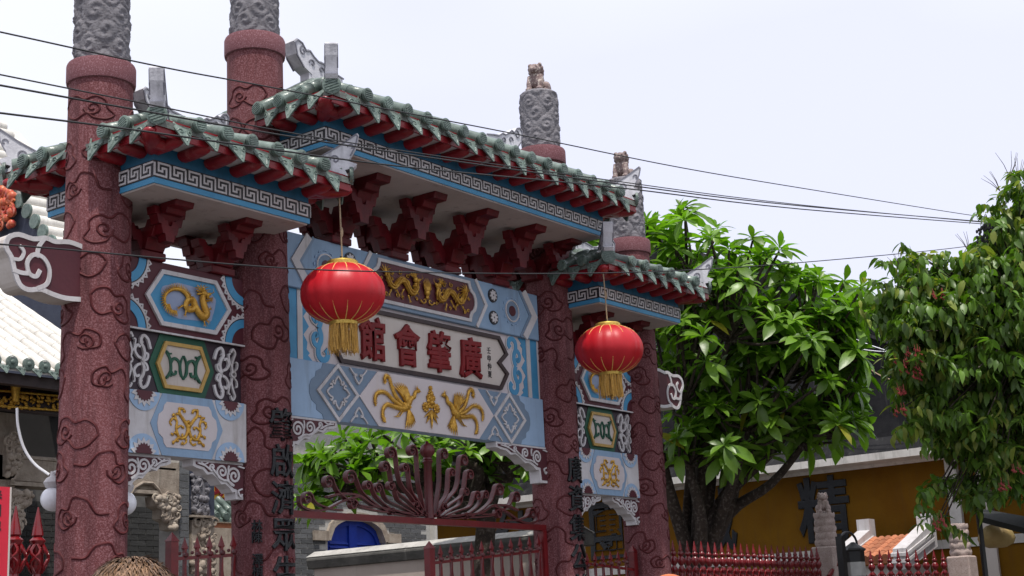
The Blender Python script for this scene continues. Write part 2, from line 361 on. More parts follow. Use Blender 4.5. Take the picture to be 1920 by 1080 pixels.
def end_mesh():
    mb = MB(); mb.tube([(0, .015, 0), (0, -.008, 0), (0, -.012, 0)], [.060, .060, .053], 18)
    for i in range(5):
        u = -.034+.017*i; l = math.sqrt(.047**2-u*u); c, s = math.cos(.35), math.sin(.35)
        mb.hexa([(a*c-(u+b)*s, y, a*s+(u+b)*c) for a, b, y in ((-l,-.0045,-.011),(l,-.0045,-.011),(l,-.0045,-.018),(-l,-.0045,-.018))],
                [(a*c-(u+b)*s, y, a*s+(u+b)*c) for a, b, y in ((-l,.0045,-.011),(l,.0045,-.011),(l,.0045,-.018),(-l,.0045,-.018))])
    return mb.mesh('tile_end', 'drip', smooth=40)
TEND = end_mesh()
def drip_mesh(w):
    mb = MB(); pts = [(-w,.03),(-w*.96,-.01),(-w*.72,-.06),(-w*.42,-.11),(-.008,-.17),(.008,-.17),(w*.42,-.11),(w*.72,-.06),(w*.96,-.01),(w,.03),(w*.5,-.02),(0,-.034),(-w*.5,-.02)]
    bend = lambda x, z, d: (x, -.012-d+.10*(x/w)**2*.35+z*.28, z)
    n = len(pts); vs = [bend(x, z, 0) for x, z in pts]+[bend(x, z, .014) for x, z in pts]
    fs = [(i, i+n, (i+1) % n+n, (i+1) % n) for i in range(n)]
    idx = [(0,1,2,12),(2,3,11,12),(3,4,5,11),(5,6,11),(6,7,10,11),(7,8,9,10)]
    fs += idx+[tuple(j+n for j in reversed(q)) for q in idx]; mb.add(vs, fs)
    for sg in (-1, 1): mb.tube([bend(sg*x, z, .014) for x, z in spiral(w*.38, -.065, .024, 1.1, 0)], .005, 4)
    mb.tube([bend(x, z, .014) for x, z in ((0,-.05),(.012,-.09),(0,-.14))], .006, 4)
    return mb.mesh('drip_tile', 'drip', smooth=40)
DRIP = drip_mesh(.098)
FIN0 = [(-.50,-.03),(-.50,.035),(-.30,.045),(-.16,.065),(-.04,.115),(.06,.19),(.15,.285),(.158,.27),(.145,.19),(.12,.12),(.10,.075),(.145,.05),(.13,.02),(.085,.0),(.10,-.05),(.05,-.03),(-.05,-.055),(-.2,-.05)]
FIN = [(u*(1.6 if u > 0 else 1), v*(1.08 if v > .1 else 1)) for u, v in FIN0]
def fin_mesh():
    mb = MB().prism(FIN, -.048, .048); return mb.mesh('hip_finial', 'ridge')
FINM = fin_mesh()
def fin_line_mesh():
    mb = MB()
    for s in (-1, 1):
        y0, y1 = (.046, .054) if s > 0 else (-.054, -.046)
        mb.strip([(x-.012, z-.012) for x, z in FIN[2:10]], .011, y0, y1); mb.strip(spiral(.06, .085, .04, 1.1, PI, -1), .010, y0, y1); mb.strip(spiral(-.055, .06, .028, .9, PI/2, 1), .009, y0, y1); mb.strip(spiral(.19, .19, .03, .8, PI, -1), .008, y0, y1)
    return mb.mesh('finial_outline', 'ridgeline')
FINL = fin_line_mesh()
ORNP = [(-.02,0),(-.02,.05),(-.13,.10),(-.21,.19),(-.235,.30),(-.20,.335),(-.15,.32),(-.10,.26),(-.055,.275),(-.01,.235),(.05,.20),(.10,.205),(.16,.165),(.26,.15),(.36,.13),(.36,0)]
def bevel(o, wd=.006, seg=1):
    m = o.modifiers.new('bevel', 'BEVEL'); m.width = wd; m.segments = seg; m.limit_method = 'ANGLE'; m.angle_limit = R(40); return o
def gate_roof(x0, x1, h, zs, zk, zt, zr, r0, r1, skip, nfr, osc=1.):
    """x0..x1, +-h: cornice box; zs soffit, zk..zt fret band, zr ridge height, r0..r1 ridge ends"""
    cn = MB().box(x0+.012, x1-.012, -h+.012, h-.012, zs-.012, zs+.02).build('roof', 'soffit', GATE); bevel(cn)
    MB().box(x0, x1, -h, h, zs, zk+.001).build('blue_cornice_strip', 'sky_blue', cn)
    MB().box(x0-.004, x1+.004, -h-.004, h+.004, zk, zt).build('fret_band', 'black', cn)
    MB().box(x0+.006, x1-.006, -h+.006, h-.006, zt, zt+.2).build('teal_fascia', 'teal', cn)
    p = (x1-x0)/nfr; hh = (zt-zk)-.034; me = fret_mesh(p*.985, hh); zf = zk+.017
    for i in range(nfr): place('fret', me, cn, (x0+p*(i+.0)+p*.0075, -h-.004, zf))
    ns = max(3, round(2*h/p)); ps = 2*h/ns; me2 = fret_mesh(ps*.985, hh)
    for i in range(ns):
        place('fret', me2, cn, (x0-.004, h-ps*i-ps*.0075, zf), (0, 0, -PI/2)); place('fret', me2, cn, (x1+.004, -h+ps*i+ps*.0075, zf), (0, 0, PI/2))
    # eave lining, red eave boards
    mb = MB(); lo, hi = [], []
    OF, OE = .27, .20
    def rect(o, z): f, e = OF*o, OE*o; return [(x0-e, -h-f, z), (x1+e, -h-f, z), (x1+e, h+f, z), (x0-e, h+f, z)]
    a, b = rect(-.03, zt+.112), rect(.93, zt+.122); c, d = rect(-.03, zt+.13), rect(.93, zt+.14)
    mb.add(a+b+c+d, [f for i in range(4) for j in [(i+1) % 4] for f in ((i, j, 4+j, 4+i), (8+i, 12+i, 12+j, 8+j), (4+i, 4+j, 12+j, 12+i))]); mb.build('eave_lining', 'white', cn)
    mb = MB(); a, b, c, d = rect(.90, zt+.085), rect(.97, zt+.085), rect(.92, zt+.205), rect(1.0, zt+.205)
    mb.add(a+b+c+d, [f for i in range(4) for j in [(i+1) % 4] for f in ((i, j, 4+j, 4+i), (8+i, 8+j, 12+j, 12+i), (4+i, 4+j, 12+j, 12+i), (i, 8+i, 8+j, j))]); mb.build('eave_board', 'rafter', cn)
    E = h+OF+.01; e0, e1 = x0-OE-.01, x1+OE+.01; ze = zt+.188
    # tile bed
    mb = MB(); q = [(e0,-E,ze),(e1,-E,ze),(e1,E,ze),(e0,E,ze),(r0,0,zr),(r1,0,zr)]
    mb.add(q+[(x, y, z-.05) for x, y, z in q], [(0,1,5,4),(1,2,5),(2,3,4,5),(3,0,4),(6,10,11,7),(7,11,8),(8,11,10,9),(9,10,6),(0,6,7,1),(1,7,8,2),(2,8,9,3),(3,9,6,0)]); mb.build('tile_bed', 'pan', cn, fix=False)
    sl = (zr-ze)/E
    def row(px, py, ang, L, slope):
        dx, dy = -math.sin(ang), math.cos(ang); ph = math.atan(slope); jx, jz = random.uniform(-.006, .006), random.uniform(-.004, .004)
        place('cover_tile', BARREL, cn, (px+jx-dx*.02, py-dy*.02, ze+.032+jz), (ph, 0, ang), (1.05, (L+.02)/math.cos(ph), 1.05)); place('tile_end', TEND, cn, (px+jx-dx*.045, py-dy*.045, ze+.030+jz), (random.uniform(-.08, .08), random.uniform(-.4, .4), ang+random.uniform(-.07, .07)), (.95, 1, .95))
    def drip(x, y, an, w_): place('drip_tile', DRIP, cn, (x, y, ze+.006+random.uniform(-.008, .008)), (random.uniform(-.1, .1), random.uniform(-.06, .06), an+random.uniform(-.05, .05)), (w_, 1, random.uniform(.88, 1.04)))
    mg = .36; n = round((e1-e0-2*mg)/.25); pt = (e1-e0-2*mg)/n
    for i in range(-1, n+2):
        x = e0+mg+pt*i; f = min(1, max(.06, (x-e0)/(r0-e0) if x < r0 else ((e1-x)/(e1-r1) if x > r1 else 1)))
        if 0 <= i <= n: row(x, -E, 0, E*f, sl); row(x, E, PI, E*f, sl)
        if i <= n:
            for sgn, an in ((-1, 0), (1, PI)): drip(x+pt/2, sgn*(E-.01), an, pt/.25); place('rafter', RAFT, cn, (x+pt/2, sgn*h, zt), (0, 0, an))
    mg = .30; m_ = round((2*E-2*mg)/.25); pm = (2*E-2*mg)/m_
    for i in range(-1, m_+2):
        y = -E+mg+pm*i; f = max(.06, 1-abs(y)/E)
        for X, an, rr in ((e0, -PI/2, r0-e0), (e1, PI/2, e1-r1)):
            if 0 <= i <= m_ and abs(y) > .2: row(X, y, an, rr*f, (zr-ze)/rr)
            if i <= m_ and abs(y+pm/2) > .21: drip(X, y+pm/2, an, pm/.25); place('rafter', RAFT, cn, (x0 if X == e0 else x1, y+pm/2, zt), (0, 0, an), (1, .76, 1))
    for cx_, cy_, rx_ in ((e0,-E,r0),(e1,-E,r1),(e0,E,r0),(e1,E,r1)):
        dv = Vector((cx_-rx_, cy_, ze+.03-zr)); an = math.atan2(cy_/abs(cy_), 1 if cx_ == e1 else -1)
        pts = [Vector((rx_, 0, zr+.03))+dv*t+Vector((0, 0, -.05*math.sin(PI*t))) for t in np.linspace(0, .93, 7)]
        MB().tube([tuple(q) for q in pts], .06, 10).build('hip_ridge', 'tile', cn, smooth=60)
        ox, oy = math.cos(an), math.sin(an)
        place('hip_finial', FINM, cn, (cx_-.20*ox, cy_-.20*oy, ze+.06), (0, 0, an)); place('finial_outline', FINL, cn, (cx_-.20*ox, cy_-.20*oy, ze+.06), (0, 0, an))
        place('tile_end', TEND, cn, (cx_-.012*ox, cy_-.012*oy, ze+.03), (0, 0, an+PI/2), (1.25, 1, 1.25))
        ax = x0 if cx_ == e0 else x1; ay = -h if cy_ < 0 else h
        place('rafter', RAFT, cn, (ax, ay, zt-.004), (0, 0, an+PI/2), (1.1, 1.28, 1.1))
    # main ridge with curled ends
    k = 13; P = []
    for i in range(k):
        t = i/(k-1); P.append((lerp(r0-.05, r1+.05, t), .10+.05*(2*t-1)**2))
    MB().prism([(x, zr-.03) for x, z in (P[0], P[-1])]+[(x, zr+z) for x, z in reversed(P)], -.055, .055).build('main_ridge', 'ridge', cn)
    for sg_, X in ((1, r0), (-1, r1)):
        sgn = sg_*osc
        MB().prism([(X+sgn*u, zr+.06+v*osc) for u, v in ORNP], -.062, .062).build('ridge_ornament', 'ridge', cn)
        mb = MB()
        for y0, y1 in ((-.07, -.06), (.06, .07)):
            mb.strip([(X+sgn*(u+.012), zr+.045+v*osc) for u, v in ORNP[2:15]], .012, y0, y1); mb.strip([(X+sgn*u, zr+.06+v*osc) for u, v in spiral(-.13, .235, .045, 1.0, PI/2, 1)], .011, y0, y1)
            mb.strip([(X+sgn*u, zr+.06+v*osc) for u, v in spiral(-.02, .15, .04, .9, PI, -1)], .010, y0, y1); mb.strip([(X+sgn*u, zr+.06+v*osc) for u, v in spiral(.09, .12, .035, .9, 0, 1)], .010, y0, y1)
        mb.build('ornament_outline', 'ridgeline', cn)
    return cn
gate_roof(.030, 1.583, .617, 4.918, 4.960, 5.085, 5.60, .535, 1.078, .27, 11, .7)
gate_roof(5.661, 7.214, .617, 4.918, 4.960, 5.085, 5.60, 6.166, 6.709, .27, 11, .7)
gate_roof(1.633, 5.611, .758, 5.552, 5.593, 5.713, 6.40, 2.22, 5.02, .27, 28)

# ---- brackets ------------------------------------------------------
def bracket(x, zb, zt, yo, yi=.0):
    H = zt-zb; s = H/.51; k = yo/.53
    out = [(.07,0),(.095,.085),(.135,.085),(.175,.195),(.225,.195),(.27,.305),(.325,.305),(.37,.40),(.43,.40),(.455,.45),(.555,.45),(.575,.51)]
    inn = [(.33,.51),(.30,.455),(.245,.455),(.21,.385),(.155,.385),(.125,.315),(.075,.315),(.05,.25),(0,.25)]
    pr = [(y*k, zb+z*s) for y, z in out]+[(y*k, zb+z*s) for y, z in inn]
    poly = pr+[(-y, z) for y, z in reversed(pr[:-1])]
    b = MB().prism(poly, x-.088, x+.088, 'x').build('bracket', 'bracket', GATE); bevel(b, .004)
    # sideways arms, stepping out to the neighbouring set
    o2 = [(.08,.0),(.10,.09),(.145,.09),(.185,.20),(.235,.20),(.275,.31),(.31,.31),(.33,.40)]; i2 = [(.23,.40),(.20,.33),(.145,.33),(.11,.25),(.055,.25),(.03,.19),(0,.19)]
    pr = [(u*k*.92, zb+z*s*.86) for u, z in o2+i2]; poly = [(x+u, z) for u, z in pr]+[(x-u, z) for u, z in reversed(pr[:-1])]
    for yy, dz, sw in ((-.03, 0., 1.), (.27*k, .09*s, .62), (-.30*k, .13*s, .62)):
        MB().prism([(x+(u-x)*sw, min(z+dz, zt-.004)) for u, z in poly], yy-.045, yy+.045).build('cross_arm', 'bracket', b)
    bevel(MB().box(x-.12, x+.12, -.10, .10, zb-.002, zb+.06).build('bracket_foot', 'bracket', b), .008)
for x in (-1.125, -.375, .375, 1.125): bracket(CX+x, 5.034, 5.542, .56)
for x0 in (.03, 5.661):
    for x in (.43, 1.12): bracket(x0+x, 4.532, 4.908, .42)
for x, zt_, zb_ in ((1.80, 5.542, 5.2), (5.44, 5.542, 5.2)): bracket(x, zb_, zt_, .50)
# ---- painted panels -------------------------------------------------
def hexp(cx, cz, tip, flat, hh): return [(cx-tip, cz), (cx-flat, cz+hh), (cx+flat, cz+hh), (cx+tip, cz), (cx+flat, cz-hh), (cx-flat, cz-hh)]
def rt(mb, pts, r0, r1, Y, n=7, k=5, flat=.8, mid=None):
    P = cat_(pts, k); m_ = len(P)
    rad = [lerp(r0, r1, i/(m_-1)) if mid is None else (lerp(r0, mid, 2*i/(m_-1)) if i < m_/2 else lerp(mid, r1, 2*i/(m_-1)-1)) for i in range(m_)]
    mb.tube([(x, Y, z) for x, z in P], rad, n, flat); return P
def spikes(mb, P, ln, side, Y, every=2, lean=.5, rb=.006):
    for i in range(1, len(P)-1, every):
        t = np.array(P[i+1])-np.array(P[i-1]); t = t/max(np.hypot(*t), 1e-6); nn = np.array([-t[1], t[0]])*side; d = nn-t*lean
        a = np.array(P[i]); b = a+d*ln; mb.tube([(a[0], Y, a[1]), ((a[0]+b[0])/2, Y-.004, (a[1]+b[1])/2), (b[0], Y-.002, b[1])], [rb, rb*.7, .001], 4)
def lump(mb, x, z, r, Y, n=7): mb.ball((x, Y, z), (r, r*.8, r), n, 5)
def dragon_head(mb, x, z, s, Y, k=1.):
    lump(mb, x, z, .026*k, Y); lump(mb, x+s*.028*k, z-.004*k, .019*k, Y); lump(mb, x+s*.045*k, z+.004*k, .011*k, Y-.006)
    for a in (.9, 1.3, 1.8, 2.3, 2.8): mb.tube([(x-s*.008*k, Y-.006, z+.01*k), (x-s*.03*k+s*.05*k*math.cos(a), Y-.012, z+.03*k*math.sin(a)+.02*k), (x-s*.01*k+s*.085*k*math.cos(a), Y-.006, z+.062*k*math.sin(a)+.004)], [.007*k, .005*k, .001], 4)
    mb.tube([(x+s*.04*k, Y-.008, z), (x+s*.075*k, Y-.014, z+.02*k), (x+s*.07*k, Y-.01, z+.05*k)], [.004*k, .003*k, .001], 4)
    mb.tube([(x+s*.015*k, Y-.006, z-.018*k), (x+s*.045*k, Y-.012, z-.03*k)], [.010*k, .003*k], 5)
def claw(mb, x, z, a, Y, l=.05, s=1.):
    ex, ez = x+l*math.cos(a), z+l*math.sin(a); mb.tube([(x, Y, z), (ex, Y-.004, ez)], [.010*s, .006*s], 5)
    for b in (-.7, 0, .7): mb.tube([(ex, Y-.004, ez), (ex+.03*s*math.cos(a+b), Y-.006, ez+.03*s*math.sin(a+b))], [.005*s, .001], 4)
def fan_corner(par, x, z, sx, sz, Y):
    a0 = {(1,1):0, (-1,1):PI/2, (-1,-1):PI, (1,-1):1.5*PI}[(sx, sz)]; a1 = a0+PI/2
    MB().strip(circ(x, z, .178, 12, a0, a1), .066, Y-.007, Y+.002).build('blue_ring', 'sky_blue', par)
    MB().strip(circ(x, z, .215, 12, a0, a1), .007, Y-.006, Y+.002).build('black_ring', 'black', par)
    outer = []; n = 7
    for i in range(n):
        t0, t1 = a0+(a1-a0)*i/n, a0+(a1-a0)*(i+1)/n; tm = (t0+t1)/2
        outer += [(x+.237*math.cos(t0), z+.237*math.sin(t0)), (x+.265*math.cos(tm), z+.265*math.sin(tm))]
    outer.append((x+.237*math.cos(a1), z+.237*math.sin(a1))); inner = [(x+.22*math.cos(t), z+.22*math.sin(t)) for t in np.linspace(a0, a1, len(outer))]
    mb = MB(); m_ = len(outer); vs = [(p[0], y, p[1]) for y in (Y-.009, Y+.002) for P in (outer, inner) for p in P]
    mb.add(vs, [f for i in range(m_-1) for f in ((i, i+1, m_+i+1, m_+i), (2*m_+i, 3*m_+i, 3*m_+i+1, 2*m_+i+1), (i, 2*m_+i, 2*m_+i+1, i+1), (m_+i, m_+i+1, 3*m_+i+1, 3*m_+i))]); mb.build('lace_edge', 'white', par)
    mb = MB()
    for i in range(n): tm = a0+(a1-a0)*(i+.5)/n; mb.tube([(x+.239*math.cos(tm), Y-.011, z+.239*math.sin(tm)), (x+.239*math.cos(tm), Y-.006, z+.239*math.sin(tm))], .005, 6)
    mb.build('lace_dots', 'black', par, kind='stuff')
def rosette(par, x, z, sg, Y):
    a0, a1 = (0, PI) if sg > 0 else (PI, 2*PI)
    MB().prism(circ(x, z, .145, 22, a0, a1), Y-.008, Y+.001).build('rosette_disc', 'grey_blue' if False else 'ltblue', par)
    st = []; n = 7
    for i in range(2*n+1): t = a0+(a1-a0)*i/(2*n); r = .118 if i % 2 else .088; st.append((x+r*math.cos(t), z+r*math.sin(t)))
    MB().prism(st, Y-.014, Y+.001).build('rosette_star', 'white', par)
    st = []; n = 9
    for i in range(2*n+1): t = a0+(a1-a0)*i/(2*n); r = .080 if i % 2 else .064; st.append((x+r*math.cos(t), z+r*math.sin(t)))
    MB().prism(st, Y-.019, Y+.001).build('rosette_eye', 'maroon2', par)
def corbel(x, ztop, sg, L=.56, H=.30):
    """sg=+1: springs from a pillar on its left"""
    pf = [(0,0),(L,0),(L,-.05),(L*.92,-.065),(L*.80,-.075),(L*.72,-.11),(L*.62,-.10),(L*.52,-.135),(L*.44,-.175),(L*.36,-.17),(L*.27,-.20),(L*.22,-.23),(L*.16,-.225),(L*.15,-H),(0,-H)]
    P = [(x+sg*u, ztop+v) for u, v in pf]
    o = MB().prism(P, -.062, .062).build('corbel', 'white', GATE)
    q = [(.0,-.018),(L-.025,-.018),(L-.03,-.038),(L*.78,-.055),(L*.70,-.088),(L*.60,-.08),(L*.50,-.115),(L*.42,-.15),(L*.34,-.147),(L*.25,-.178),(L*.19,-.20),(L*.13,-.205),(L*.11,-H+.025),(0,-H+.025)]
    MB().prism([(x+sg*u, ztop+v) for u, v in q], -.067, -.055).build('maroon_field', 'maroon', o)
    mb = MB()
    def S(pts, wd): mb.strip([(x+sg*u, ztop+v) for u, v in pts], wd, -.074, -.064)
    S(spiral(L*.20, -.105, .075, 1.9, -PI/2, 1, .12), .017); S(spiral(L*.44, -.08, .058, 1.7, -PI/2, 1, .12), .015)
    S(cat_([(L*.2,-.18),(L*.33,-.145),(L*.44,-.138),(L*.58,-.085),(L*.66,-.045)], 5), .014); S(spiral(L*.64, -.05, .03, 1.2, -PI/2, 1), .011)
    S(cat_([(L*.66,-.08),(L*.78,-.045),(L*.92,-.028)], 4), .012); S(cat_([(L*.72,-.02),(L*.80,-.035),(L*.86,-.02)], 4), .009)
    S(cat_([(.02,-.20),(.06,-.22),(.035,-.26),(.02,-.24)], 4), .012); S(cat_([(L*.31,-.03),(L*.325,-.06),(L*.315,-.1)], 4), .012); S(cat_([(.0,-.04),(.03,-.035),(.06,-.03)], 3), .011)
    mb.build('white_scroll', 'white', o)
def side_bay(c, mirror):
    d = c-.8065; xl, xr = c-.64, c+.66
    # upper maroon panel
    Y = -.06; up = MB().box(xl, xr, -.06, .06, 3.993, 4.532).build('upper_panel', 'maroon', GATE); bevel(up)
    MB().box(xl+.05, xr-.05, -.075, -.058, 3.986, 3.999).build('drip_edge', 'white', up)
    hx6 = hexp(c+.02, 4.258, .420, .268, .215)
    MB().ring(hx6, inset(hx6, .032), Y-.022, Y+.002).build('white_frame', 'white', up); MB().prism(inset(hx6, .030), Y-.006, Y+.002).build('blue_field', 'sky_blue', up)
    halo = [(c+.02+a*.26*(1+.06*math.sin(5*t)), 4.258+b*.135*(1+.05*math.cos(7*t))) for t in np.linspace(0, 2*PI, 36)[:-1] for a, b in [(np.sign(math.cos(t))*abs(math.cos(t))**.6, np.sign(math.sin(t))*abs(math.sin(t))**.6)]]
    MB().prism(halo, Y-.009, Y+.001).build('pale_halo', 'lavender', up)
    for X, s in ((c-.60, 1), (c+.60, -1)):
        fan_corner(up, X, 3.996, s, 1, Y); fan_corner(up, X, 4.529, s, -1, Y)
    # gilded dragon traced in the bay, then shifted
    def q(x, y): v = hy(220+x/5.538, 480+y/5.538, -.07); return (v.x+d, v.z)
    mb = MB(); y = -.083
    P = rt(mb, [q(*p) for p in ((610,575),(545,560),(488,490),(492,405),(560,350),(640,350),(700,395),(728,450))], .004, .020, y)
    spikes(mb, P, .045, 1, y, 1, .3, .007)
    for dx in (0, 14, 28): rt(mb, [q(*p) for p in ((500+dx,500),(520+dx,540+dx//2),(560+dx,575+dx//2),(610,580+dx//2))], .006, .002, y)
    P = rt(mb, [q(*p) for p in ((728,450),(700,480),(690,530),(725,565),(775,555),(790,500),(765,455),(730,450))], .020, .022, y-.008); spikes(mb, P, .035, 1, y, 1, .2, .007)
    P = rt(mb, [q(*p) for p in ((775,480),(800,545),(830,600),(875,640),(905,600),(885,530),(868,465),(872,420))], .022, .022, y-.01, mid=.034); spikes(mb, P, .03, 1, y, 1, .3, .006)
    for (px, py, a) in ((700,560,-1.9),(660,520,-2.6),(905,580,.6),(880,650,-.5),(880,655,-1.4),(905,470,.2),(910,440,.0)): claw(mb, *q(px, py), a, y-.006, .04)
    hxx, hzz = q(880, 398); dragon_head(mb, hxx, hzz, 1, y-.012, 1.15)
    rt(mb, [q(*p) for p in ((800,360),(840,375),(900,360),(950,355))], .006, .002, y-.01); rt(mb, [q(*p) for p in ((810,400),(850,395),(880,398))], .009, .012, y-.008)
    mb.build('gilded_dragon', 'gold', up, smooth=60)
    # middle dark panel with green emblem
    Y = -.03; mp_ = MB().box(xl, xr, -.03, .03, 3.528, 3.993).build('middle_panel', 'darkpurple', GATE)
    gx = hexp(c-.015, 3.757, .315, .215, .23); MB().prism(gx, Y-.006, Y+.002).build('green_hexagon', 'green', mp_)
    hx6 = hexp(c-.015, 3.757, .256, .176, .178); MB().ring(hx6, inset(hx6, .028), Y-.026, Y+.002).build('gold_frame', 'goldp', mp_); MB().prism(inset(hx6, .026), Y-.012, Y+.002).build('cream_field', 'cream', mp_)
    mb = MB()
    for s in (-1, 1):
        E_ = lambda pts: [(c-.015+s*u, 3.757+v) for u, v in pts]
        mb.strip(E_(cat_([(.165,.105),(.14,.07),(.125,.04),(.118,-.03),(.135,-.07),(.165,-.105)], 4)), [.004]+[.022]*19+[.004], Y-.022, Y-.008)
        mb.strip(E_(cat_([(.118,.02),(.095,.055),(.06,.05),(.035,.02),(.03,-.04),(.015,-.075)], 4)), .020, Y-.022, Y-.008)
        mb.strip(E_(cat_([(.12,-.04),(.10,-.065),(.075,-.06),(.07,-.035)], 4)), .018, Y-.022, Y-.008)
        mb.strip(E_(cat_([(.0,.085),(.02,.05),(.028,.0),(.018,-.06),(.0,-.095)], 4)), .012, Y-.022, Y-.008)
        mb.strip(E_([(.165,.105),(.135,.085),(.115,.09)]), .012, Y-.022, Y-.008); mb.strip(E_([(.165,-.105),(.135,-.075),(.11,-.08)]), .012, Y-.022, Y-.008)
    mb.build('green_emblem', 'green', mp_)
    for s in (-1, 1):
        mb = MB()
        def S(pts, wd): mb.strip([(c-.015+s*u, 3.757+v) for u, v in pts], wd, Y-.016, Y+.002)
        for k in (-1, 1):
            V = lambda pts: [(u, k*v) for u, v in pts]
            S(V(cat_([(.31,.10),(.335,.17),(.375,.195),(.40,.165),(.385,.135)], 5)), .021); S(V(cat_([(.385,.0),(.365,.05),(.375,.10),(.40,.14),(.39,.185)], 5)), .023)
            S(V(cat_([(.395,.02),(.43,.035),(.455,.075),(.435,.115),(.405,.105)], 5)), .019); S(V(cat_([(.385,.0),(.345,.02),(.335,.055),(.36,.065)], 5)), .017)
            S(V(cat_([(.50,.01),(.485,.06),(.50,.12),(.52,.17),(.495,.20),(.475,.17)], 5)), .016); S(V(cat_([(.49,.05),(.465,.09),(.452,.15),(.47,.16)], 5)), .012); S(V(cat_([(.50,.02),(.535,.05),(.54,.09),(.522,.10)], 5)), .012)
        S(circ(.50, 0, .022, 12)+[(.522, 0)], .012); mb.build('white_scroll', 'white', mp_)
    # lower pale panel
    Y = -.09; lo = MB().box(c-.585, c+.585, -.09, .09, 3.070, 3.528).build('lower_panel', 'white', GATE); bevel(lo)
    hx6 = hexp(c-.012, 3.299, .346, .237, .2285); MB().prism(hx6, Y-.006, Y+.002).build('blue_hexagon', 'pale_blue', lo)
    q_ = [(.20,.168),(.225,.14),(.235,.10),(.275,.07),(.288,0)]; cp = [(u, v) for u, v in q_]+[(u, -v) for u, v in reversed(q_[:-1])]
    cart = [(c-.012+u, 3.299+v) for u, v in cp]+[(c-.012-u, 3.299+v) for u, v in reversed(cp)]
    MB().prism(cart, Y-.011, Y+.002).build('cream_cartouche', 'pink', lo)
    mb = MB(); y = Y-.016
    for s in (-1, 1):
        T = lambda pts: [(c-.012+s*u, 3.299+v) for u, v in pts]
        rt(mb, T([(.0,-.05),(.01,.0),(.05,.05),(.085,.09),(.08,.125),(.045,.125),(.04,.10)]), .016, .008, y); rt(mb, T([(.0,-.02),(.03,-.08),(.085,-.09),(.115,-.03),(.11,.03),(.145,.05),(.175,.02),(.16,-.005)]), .014, .007, y)
        rt(mb, T([(.085,-.085),(.12,-.11),(.14,-.135)]), .012, .006, y); rt(mb, T([(.03,-.08),(.02,-.115),(.05,-.14)]), .011, .006, y); rt(mb, T([(.11,-.02),(.075,.0),(.05,-.01)]), .011, .005, y); rt(mb, T([(.11,.03),(.13,.075),(.15,.08)]), .010, .004, y)
        for (u, v) in ((.085,.125),(.04,.112),(.11,.085),(.165,.035),(.145,.075),(.125,-.06),(.155,-.07),(.06,-.13),(.105,-.115),(.145,-.13),(.06,-.07),(.055,-.01),(.02,.03)):
            a = random.uniform(0, 6); mb.ball((c-.012+s*u, y-.003, 3.299+v), (.017, .009, .011), 6, 4, Matrix.Rotation(a, 3, 'Y'))
    lump(mb, c-.012, 3.30, .022, y); lump(mb, c-.012, 3.335, .014, y); mb.build('gilded_foliage', 'gold', lo, smooth=60)
    for s in (-1, 1):
        rosette(lo, c-.008+s*.415, 3.070, 1, Y); rosette(lo, c-.008+s*.415, 3.528, -1, Y)
    corbel(c-.60, 3.069, 1, .46, .27); corbel(c+.57, 3.069, -1, .50, .28)
side_bay(.8065, 0); side_bay(6.4375, 1)
# ---- centre bay
X0, X1 = 1.79, 5.455; Y = -.06
ub = bevel(MB().box(X0, 5.362, -.06, .06, 4.566, 5.034).build('upper_beam', 'pale_blue', GATE))
zc = 4.80
for s in (-1, 1):
    fx = lambda u: CX+s*u
    MB().strip([(fx(1.50), 5.033), (fx(1.665), zc), (fx(1.49), 4.567)], .075, Y-.016, Y+.002).build('white_chevron', 'white', ub)
    MB().strip([(fx(1.438), 5.033), (fx(1.60), zc), (fx(1.43), 4.567)], .03, Y-.008, Y+.002).build('grey_chevron', 'grey_blue', ub)
    MB().strip([(fx(.735), 5.033), (fx(.885), zc), (fx(.73), 4.567)], .036, Y-.016, Y+.002).build('white_chevron', 'white', ub)
    MB().prism(circ(fx(1.30), zc+.005, .118, 28), Y-.004, Y+.002).build('disc', 'ltblue', ub)
    MB().strip(circ(fx(1.30), zc+.005, .105, 28), .012, Y-.014, Y+.002, True).build('pale_ring', 'white', ub); MB().prism(circ(fx(1.30), zc+.005, .092, 28), Y-.008, Y+.002).build('disc', 'grey_blue', ub)
    MB().prism(circ(fx(1.30), zc+.005, .052, 22), Y-.013, Y+.002).build('disc_eye', 'maroon2', ub)
    mb = MB()
    for i in range(12): a = 2*PI*i/12; mb.strip([(fx(1.30)+r*math.cos(a+o), zc+.005+r*math.sin(a+o)) for r, o in ((.135, -.12), (.142, 0), (.135, .12))], .008, Y-.006, Y+.002)
    mb.build('ray_marks', 'ltblue', ub, kind='stuff')
    for dz in (.11, -.11):
        dsk = MB().prism(circ(fx(1.0), zc+.005+dz, .068, 24), Y-.012, Y+.002).build('flower_disc', 'black', ub)
        mb = MB()
        for i in range(8):
            a = 2*PI*i/8+.2; c_, s_ = math.cos(a), math.sin(a)
            pt = [(.010,-.004),(.030,-.012),(.048,-.010),(.056,0),(.048,.010),(.030,.012),(.010,.004)]
            mb.prism([(fx(1.0)+u*c_-v*s_, zc+.005+dz+u*s_+v*c_) for u, v in pt], Y-.018, Y-.010)
        mb.build('petals', 'white', ub)
gb = [(.72,.233),(.855,0),(.72,-.233)]; MB().prism([(CX+u, zc+v) for u, v in gb]+[(CX-u, zc+v) for u, v in reversed(gb)], Y-.004, Y+.002).build('grey_field', 'grey_blue', ub)
hf = [(.645,.20),(.655,.155),(.675,.115),(.715,.085),(.735,.04),(.74,0)]; hf = hf+[(u, -v) for u, v in reversed(hf[:-1])]
ca = [(CX+u, zc+v) for u, v in hf]+[(CX-u, zc+v) for u, v in reversed(hf)]
